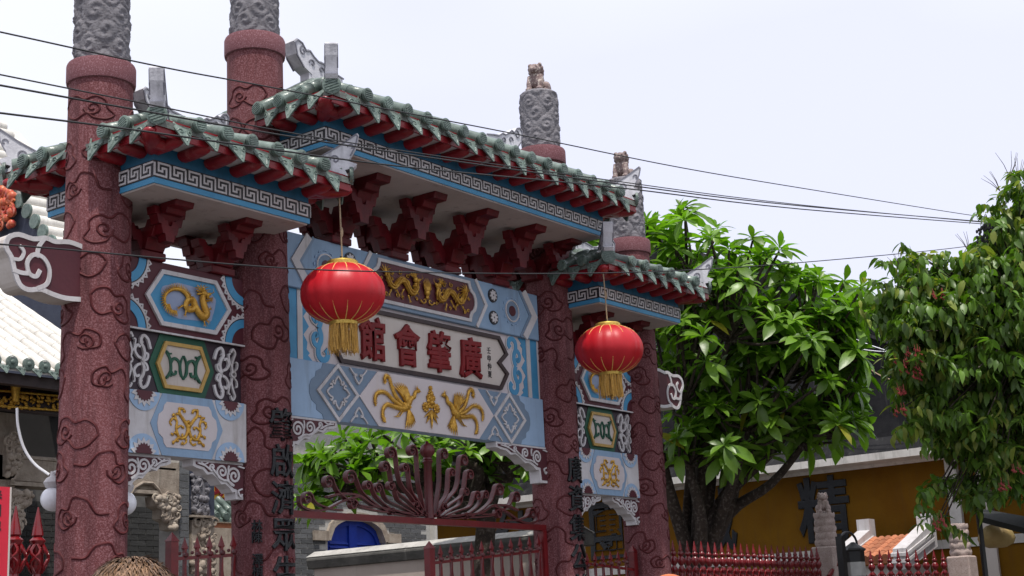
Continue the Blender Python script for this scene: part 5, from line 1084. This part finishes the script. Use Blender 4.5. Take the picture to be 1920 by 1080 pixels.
# dark awning with rounded lampshade at the right edge
aw = thing('dark_awning', (11.6, -3.2, 0), 'dark canvas awning in deep shade at the foot of the creeper', 'awning')
q = [hd(x, y, d) for x, y, d in ((1832,952,17),(1960,975,15.5),(1960,1000,14.5),(1836,968,16))]
mb = MB(); mb.hexa([tuple(v-Vector((0,0,.06))) for v in q], [tuple(v) for v in q]); mb.build('canvas', M('dark_canvas', (.03,.032,.03), None, 6, .9), aw)
for v in (q[0], q[3], q[1]): MB().tube([(v.x, v.y, 0), (v.x, v.y, v.z-.03)], .025, 8).build('pole', 'lampb', aw)
v = hd(1868, 1006, 16.6); lsx = thing('round_lampshade', (v.x, v.y, v.z-.1), 'rounded tan lampshade hanging below the dark awning', 'lampshade')
MB().lathe([(.02,.14),(.10,.12),(.18,.05),(.205,-.02),(.18,-.08),(.10,-.12)], 24, v).build('shade', M('tan_silk', (.40,.30,.12), (.30,.20,.07), 6, .6), lsx, smooth=60); MB().tube([tuple(v+Vector((0,0,.13))), tuple(v+Vector((0,0,.34)))], .008, 5).build('cord', 'wire', lsx)
# ---- people at the bottom edge
def person(base, H, face, label, hairmat, shirt, cap=False):
    k = H/1.78; t = thing('person', base, label, 'person'); bx, by, bz = base
    V = {'pel':(0,0,.95),'sp':(0,.01,1.15),'ch':(0,0,1.36),'nk':(0,.0,1.50),'hd0':(0,-.01,1.56),
         'lh':(.09,0,.92),'lk':(.10,-.01,.50),'la':(.10,.02,.09),'lt':(.11,-.14,.04),'rh':(-.09,0,.92),'rk':(-.10,-.01,.50),'ra':(-.10,.02,.09),'rt':(-.11,-.14,.04),
         'ls':(.18,.01,1.43),'le':(.25,.02,1.14),'lw':(.24,-.10,.90),'lf':(.23,-.14,.80),'rs':(-.18,.01,1.43),'re':(-.25,.02,1.14),'rw':(-.24,-.10,.90),'rf':(-.23,-.14,.80)}
    Rd = {'pel':.15,'sp':.135,'ch':.15,'nk':.06,'hd0':.055,'lh':.10,'lk':.065,'la':.045,'lt':.04,'ls':.07,'le':.048,'lw':.034,'lf':.03}
    Ed = [('pel','sp'),('sp','ch'),('ch','nk'),('nk','hd0'),('pel','lh'),('lh','lk'),('lk','la'),('la','lt'),('pel','rh'),('rh','rk'),('rk','ra'),('ra','rt'),('ch','ls'),('ls','le'),('le','lw'),('lw','lf'),('ch','rs'),('rs','re'),('re','rw'),('rw','rf')]
    ks = list(V); me = bpy.data.meshes.new('body'); me.from_pydata([tuple(c*k for c in V[q]) for q in ks], [(ks.index(a), ks.index(b)) for a, b in Ed], [])
    o = bpy.data.objects.new('tmp', me); col.objects.link(o); m = o.modifiers.new('s', 'SKIN'); sk = me.skin_vertices[0].data
    for i, q in enumerate(ks):
        r_ = Rd.get(q, Rd.get('l'+q[1:], .05))*k; sk[i].radius = (r_, r_*.85); sk[i].use_root = (q == 'pel')
    m2 = o.modifiers.new('d', 'SUBSURF'); m2.levels = 2; m2.render_levels = 2
    dg = bpy.context.evaluated_depsgraph_get(); b = bpy.data.meshes.new_from_object(o.evaluated_get(dg)); bpy.data.objects.remove(o)
    b.materials.clear(); [b.materials.append(MT[x]) for x in (shirt, 'trous', 'skin')]
    for p in b.polygons: z = p.center.z/k; p.material_index = 2 if (z > 1.49 or (abs(p.center.x) > .2*k and z < 1.1)) else (1 if z < .98 else 0)
    b.shade_smooth(); body = bpy.data.objects.new('body', b); col.objects.link(body); body.parent = t; body.rotation_euler = (0, 0, face)
    mb = MB(); cz = 1.665*k
    mb.ball((0,.0,cz), (.076*k,.095*k,.112*k), 20, 14); mb.ball((0,-.03*k,cz-.055*k), (.06*k,.07*k,.06*k), 14, 9); mb.ball((0,-.10*k,cz-.02*k), (.014*k,.02*k,.026*k), 8, 6)
    for s in (-1, 1): mb.ball((s*.077*k,.01*k,cz-.01*k), (.012*k,.022*k,.032*k), 8, 6); mb.ball((s*.03*k,-.083*k,cz+.012*k), (.014*k,.012*k,.010*k), 8, 6)
    mb.ball((0,-.088*k,cz-.062*k), (.024*k,.012*k,.008*k), 8, 5); hd_ = mb.mesh('head', 'skin', smooth=80); ho = bpy.data.objects.new('head', hd_); col.objects.link(ho); ho.parent = t; ho.rotation_euler = (0, 0, face)
    g = random.Random(4); mb = MB()
    mb.ball((0,.012*k,cz+.018*k), (.083*k,.100*k,.105*k), 24, 14); mb.v = [(x, y, max(z, cz-.03*k+(.05*k if y < -.03*k else -.02*k))) for x, y, z in mb.v]
    if not cap:
        for i in range(4500):
            a, zz = g.uniform(0, 2*PI), g.uniform(.02, 1); rr = math.sqrt(1-zz*zz); n_ = Vector((rr*math.cos(a), rr*math.sin(a), zz)); p = Vector((n_.x*.083*k, .012*k+n_.y*.10*k, cz+.018*k+n_.z*.105*k))
            tg = Vector((math.cos(a)*.5+g.uniform(-.5,.5), .5+math.sin(a)*.6+g.uniform(-.4,.4), -.25)); tg = (tg-n_*tg.dot(n_)).normalized(); sd = n_.cross(tg)*.0022; L_ = g.uniform(.025, .05)
            q0, q1, q2 = p, p+tg*L_*.5+n_*.008, p+tg*L_+n_*g.uniform(.0, .008); i0 = len(mb.v); mb.v += [tuple(q0-sd), tuple(q0+sd), tuple(q1-sd*.8), tuple(q1+sd*.8), tuple(q2)]; mb.f += [(i0, i0+1, i0+3, i0+2), (i0+2, i0+3, i0+4)]
    ha_ = mb.mesh('hair' if not cap else 'knit_cap', hairmat, smooth=60, fix=False); hh = bpy.data.objects.new('hair' if not cap else 'knit_cap', ha_); col.objects.link(hh); hh.parent = t; hh.rotation_euler = (0, 0, face)
hp_ = hd(250, 1046, 2.75); person((hp_.x, hp_.y, 0), hp_.z*1.78/1.795, 2.3, 'person with tousled light brown hair, seen from behind', 'hair', 'shirt')
hp_ = hd(1250, 1072, 4.6); person((hp_.x, hp_.y, 0), hp_.z*1.78/1.795, 2.5, 'person in an orange cap standing before the end pillar', 'hair2', 'shirt2', True)

for i, (px, r_, mt, lb_) in enumerate((([(1568,622),(1600,634),(1640,650),(1700,668)], .008, 'globe', 'upper white cable slack across the mouldy gable'), ([(1568,624),(1605,650),(1640,658),(1700,660)], .007, 'globe', 'lower white cable sagging across the mouldy gable'), ([(1570,630),(1605,665),(1640,698),(1690,720)], .011, 'cord', 'tan rope slanting down across the mouldy gable'))):
    tag(MB().tube(cat_([hx(x, y, 17.2) for x, y in px], 5), r_, 5).build('slack_cable', mt), lb_, 'cable')
# ================================================================== TREES
def leaf_strip(L_, W, segs, fold, droop, tipw=.0, obov=1.3):
    """pointed leaf along +x, creased along the midrib; returns verts, faces"""
    vs, fs = [], []
    for i in range(segs+1):
        t = i/segs; w_ = W*(math.sin(PI*t**obov)**.85 if 0 < t < 1 else .02); x = L_*t; z = -droop*L_*t*t+.0
        vs += [(x, -w_/2, z+fold*w_), (x, 0, z), (x, w_/2, z+fold*w_)]
    for i in range(segs): a = 3*i; fs += [(a, a+3, a+4, a+1), (a+1, a+4, a+5, a+2)]
    return np.array(vs), fs
def crown_points(ells, n, seed, shell=.45):
    g = np.random.default_rng(seed); out = []; wts = np.array([e[1][0]*e[1][1] for e in ells]); wts = wts/wts.sum()
    for i in range(n):
        e = ells[g.choice(len(ells), p=wts)]; c, r, D, rd = e
        d = g.standard_normal(3); d /= np.linalg.norm(d); q = g.uniform(shell, 1)**(1/2)
        px, py, dd = c[0]+d[0]*r[0]*q, c[1]+d[1]*r[1]*q, D+d[2]*rd*q
        out.append(hd(px, py, dd))
    return out
def frangipani(name, label, base, ells, n, seed, fork_z, lsz=.29, keep=300):
    t = thing(name, base, label, 'tree', 'frangipani trees in the court'); g = random.Random(seed); pts = crown_points(ells, n, seed)
    B = Vector(base); top = Vector((base[0]+.1, base[1], fork_z))
    tk = MB(); tk.tube([tuple(B), tuple(B.lerp(top, .4)+Vector((.08,.05,0))), tuple(B.lerp(top, .75)+Vector((-.06,.04,0))), tuple(top)], [.17,.14,.13,.12], 12)
    limbs = []; cen = sum(pts, Vector())/len(pts)
    # primary limbs: k-means-ish seeds
    seeds = [pts[0]]
    while len(seeds) < 12: seeds.append(max(pts, key=lambda p: min((p-s).length for s in seeds)))
    cl = [[] for _ in seeds]
    for p in pts: cl[min(range(len(seeds)), key=lambda i: (p-seeds[i]).length)].append(p)
    for c in cl:
        if not c: continue
        m = sum(c, Vector())/len(c); e = top.lerp(m, .82); k1 = top.lerp(e, .35)+Vector((g.uniform(-.2,.2), g.uniform(-.2,.2), g.uniform(-.1,.25))); k2 = top.lerp(e, .7)+Vector((g.uniform(-.2,.2), g.uniform(-.2,.2), g.uniform(-.1,.2)))
        path = [Vector(q) for q in cat_([top, k1, k2, e], 4)]; tk.tube([tuple(q) for q in path], list(np.linspace(.10, .035, len(path))), 8)
        for p in c:
            a = min(path[4:], key=lambda q: (q-p).length+.25*abs(q.z-p.z+.3)); md = a.lerp(p, .5)+Vector((g.uniform(-.08,.08), g.uniform(-.08,.08), -.06)); tk.tube([tuple(a), tuple(md), tuple(p)], [.026,.020,.016], 6)
    tk.build('trunk', 'bark', t, smooth=60)
    var = [leaf_strip(1, w_, 5, f, d) for w_, f, d in ((.36,.20,.22),(.38,.14,.38),(.34,.26,.12),(.37,.10,.55))]
    meshes = []
    for (v, f) in var: mb = MB(); mb.add(v, f); meshes.append(mb.mesh('leaf', 'leaf', smooth=60, fix=False))
    ymesh = meshes[3].copy(); ymesh.materials.clear(); ymesh.materials.append(MT['leafy'])
    L = []
    for p in pts:
        up = (p-cen); up.normalize(); up = (up*.55+Vector((g.uniform(-.35,.35), g.uniform(-.35,.35), .9))).normalized(); q0 = up.to_track_quat('Z', 'Y').to_matrix(); k = g.randint(10, 15); a0 = g.uniform(0, 6)
        for i in range(k):
            f = i/k; a = a0+i*2.4; el = lerp(1.15, -.45, f**.8)+g.uniform(-.15,.15); s = lsz*lerp(.62, 1.12, f)*g.uniform(.62, 1.18)
            m = q0 @ Matrix.Rotation(a, 3, 'Z') @ Matrix.Rotation(-el, 3, 'Y') @ Matrix.Rotation(g.uniform(-.4,.4), 3, 'X'); L.append((p+up*g.uniform(0,.05), m, s, g.randint(0, 3), g.random() < .02))
    key = sorted(range(len(L)), key=lambda i: (L[i][0]-CAM).dot(fwd)-L[i][2]*6)
    crown = MB(); big = set(key[:keep]); rest = []
    V, Fc, off = [], [], 0
    for i, (p, m, s, vi, ye) in enumerate(L):
        if i in big: continue
        v = var[vi][0]*s @ np.array(m).T+np.array(p); V.append(v); Fc += [tuple(a+off for a in f) for f in var[vi][1]]; off += len(v)
    crown.v = np.concatenate(V).tolist(); crown.f = Fc; cr = crown.build('crown', 'leafs', t, smooth=60, fix=False); cr['kind'] = 'stuff'
    for i in key[:keep]:
        p, m, s, vi, ye = L[i]; o = place('leaf', ymesh if ye else meshes[vi], cr, p, m.to_euler(), (s, s, s))
    # a few pale flower clusters
    for i in range(5):
        p = g.choice(pts); mb = MB()
        for k in range(5):
            c = p+Vector((g.uniform(-.07,.07), g.uniform(-.07,.07), .10+g.uniform(0,.06)))
            for j in range(5): a = 2*PI*j/5; mb.ball(c+Vector((.022*math.cos(a), .022*math.sin(a), .0)), (.02,.02,.006), 6, 3)
        mb.build('flowers', 'petalw', cr)
    return t
v = hd(1292, 990, 19.0)
frangipani('frangipani_tree', 'large frangipani tree beyond the fence, its crown rising over the ochre wall', (v.x, v.y, 0),
  [((1180,500),(105,95),18.8,.9),((1290,470),(105,85),19.0,1.0),((1400,540),(120,100),19.0,1.1),((1520,580),(95,75),19.0,.9),((1600,580),(42,42),18.6,.4),((1330,640),(150,100),19.0,1.1),((1480,700),(130,90),18.8,1.0),((1560,740),(70,60),18.5,.7),((1420,790),(150,60),18.8,.9),((1290,770),(70,80),18.7,.6),((1590,650),(60,60),18.5,.5),((1500,640),(110,60),18.6,.7),((1370,835),(120,38),18.6,.8),((1520,800),(110,38),18.5,.7),((1255,830),(40,60),18.6,.5)], 340, 3, 2.3, .35)
v = hd(905, 1010, 18.2)
frangipani('frangipani_tree', 'frangipani tree seen through the central bay above the brick house window', (v.x, v.y, 0),
  [((640,880),(75,50),18.0,.6),((730,850),(110,60),18.2,.8),((850,840),(110,75),18.4,.8),((940,850),(60,70),18.6,.7),((890,640),(100,115),19.0,.9),((960,560),(70,60),19.2,.6),((600,930),(35,25),17.6,.3)], 150, 5, 3.2, .30, keep=150)
# ---- flowering creeper at the right
cv = thing('flowering_creeper', (8.6, -5.2, 0), 'dense flowering creeper with hanging red blossoms at the edge of the street', 'creeper')
g = random.Random(9); D0 = 15.0
EL = [((1850,560),(130,110),D0,.9),((1760,570),(90,60),D0-.1,.6),((1895,430),(62,90),D0,.6),((1915,350),(28,50),D0,.3),((1700,560),(34,42),D0-.2,.3),((1780,650),(110,70),D0,.8),((1700,660),(48,42),D0-.2,.3),((1860,700),(120,110),D0+.1,1.0),((1730,740),(45,70),D0,.5),((1800,780),(110,60),D0+.2,.8),((1880,840),(80,60),D0+.3,.7),((1835,500),(50,50),D0,.4),((1960,600),(90,300),D0+.3,1.2),((1690,535),(36,46),D0-.1,.3),((1730,505),(40,40),D0,.3),((1685,610),(40,50),D0,.3),((1745,830),(28,40),D0,.2),((1765,900),(22,34),D0,.15),((1770,960),(14,22),D0,.1),((1815,900),(26,60),D0+.2,.25),((1880,905),(22,40),D0,.2),((2020,800),(80,250),D0+.4,1.0)]
pts = crown_points(EL, 1350, 12, .2); tk = MB()
rb = Vector((8.6, -5.2, 0)); top = hd(1935, 640, D0+.2)
for dx in (0, .12, -.1): tk.tube(cat_([(rb.x+dx, rb.y, 0), (rb.x+dx*3, rb.y+.2, 1.6), (top.x+.2, top.y+dx, 3.2), (top.x, top.y, top.z)], 6), .05, 8)
for p in pts[::2]:
    a = top.lerp(p, g.uniform(.25, .6)); tk.tube([tuple(top.lerp(a, .5)), tuple(a+Vector((0,0,.1))), tuple(p)], [.014,.010,.006], 4)
tk.build('stem', 'bark', cv, smooth=60)
vv = [leaf_strip(1, w_, 4, f, d, obov=.85) for w_, f, d in ((.46,.16,.45),(.42,.26,.75),(.50,.10,.2))]
L = []
for p in pts:
    ax = Vector((g.uniform(-1,1), g.uniform(-1,1), g.uniform(-.9,.35))).normalized(); k = g.randint(9, 15)
    for i in range(k):
        q = p+ax*(.028*i)+Vector((g.uniform(-.02,.02),)*3); a = (i % 2)*PI+g.uniform(-.5,.5); d = (ax.orthogonal().normalized()*math.cos(a)+ax.cross(ax.orthogonal().normalized())*math.sin(a)+Vector((0,0,-.75))).normalized()
        z_ = (Vector((g.uniform(-.5,.5), g.uniform(-.5,.5), 1))); z_ = (z_-d*z_.dot(d)).normalized(); m = Matrix((d, z_.cross(d), z_)).transposed(); L.append((q, m, g.uniform(.075, .155), g.randint(0, 2), g.random() < .22))
key = sorted(range(len(L)), key=lambda i: (L[i][0]-CAM).dot(fwd)); 
vis = [i for i in key if (lambda r: True)(0)][:300]; big = set(vis)
def mass(sel, name, mat, par):
    V, Fc, off = [], [], 0
    for i in sel: p, m, s, vi, _ = L[i]; v = vv[vi][0]*s @ np.array(m).T+np.array(p); V.append(v); Fc.extend([tuple(a+off for a in f) for f in vv[vi][1]]); off += len(v)
    mb = MB(); mb.v = np.concatenate(V).tolist(); mb.f = Fc; o = mb.build(name, mat, par, smooth=60, fix=False); o['kind'] = 'stuff'; return o
cr = mass([i for i in range(len(L)) if i not in big and not L[i][4]], 'crown', 'vleafs', cv); mass([i for i in range(len(L)) if i not in big and L[i][4]], 'pale_leaves', 'vpale', cv)
vm = []
for (v, f) in vv: mb = MB(); mb.add(v, f); vm.append(mb.mesh('leaf', 'vleaf', smooth=60, fix=False))
for i in vis: p, m, s, vi, _ = L[i]; place('leaf', vm[vi], cr, p, m.to_euler(), (s, s, s))
for (px, py, n_) in ((1712,668,9),(1695,690,7),(1722,700,7),(1690,730,6),(1690,775,5),(1760,550,5),(1765,985,9),(1880,915,5),(1905,885,4)):
    mb = MB(); c = hd(px, py, D0-.55)
    for i in range(n_):
        q = c+Vector((g.uniform(-.07,.07), g.uniform(-.07,.07), g.uniform(-.06,.06))); a0 = g.uniform(0, 6); mb.tube([tuple(q), tuple(q+Vector((.01,.01,.07)))], .003, 4)
        for j in range(5): a = a0+2*PI*j/5; mb.ball(q+Vector((.017*math.cos(a), .012*math.sin(a), .012*math.sin(a))), (.014,.010,.010), 5, 3)
    mb.build('blossom_cluster', 'petalr', cv, kind='stuff')
mb = MB()
for (px, py, l, a) in ((1893,292,.28,1.5),(1875,318,.22,1.9),(1905,300,.25,1.3),(1690,470,.2,2.0),(1715,460,.22,1.6),(1815,430,.2,1.8)):
    b = hd(px, py+40, D0); 
    for k in range(4): aa = a+g.uniform(-.5,.5); mb.tube([tuple(b), tuple(b+rgt*(l*.5*math.cos(aa))+Vector((0,0,l*.5*math.sin(aa)))), tuple(b+rgt*(l*math.cos(aa+.1))+Vector((0,0,l*math.sin(aa+.1))))], [.004,.003,.0015], 4)
mb.build('twigs', 'bark', cv, kind='stuff')
mb = MB()
for i in range(60): c = hd(1852+g.gauss(0,9), 420+abs(g.gauss(0,22)), D0-.3); mb.ball(c, (.014,.014,.02), 5, 4)
mb.build('dry_seed_head', 'wire', cv, kind='stuff')

# solid dark roof hidden behind the creeper, added to shade the ochre wall
pg = thing('shade_roof', (14, -4, 0), 'dark roof on posts behind the flowering creeper, added to shade the ochre wall', 'shade_roof')
P4 = [(16.9,.2),(16.9,-8.5),(11.3,-8.5),(11.3,-4.3)]
MB().prism(P4, 4.62, 4.70, 'z').build('shade_deck', 'frame', pg)
for (x, y) in ((16.7,-3.),(16.7,-8.2),(11.6,-8.2),(11.7,-4.9)): MB().box(x-.06, x+.06, y-.06, y+.06, 0, 4.61).build('post', 'frame', pg)
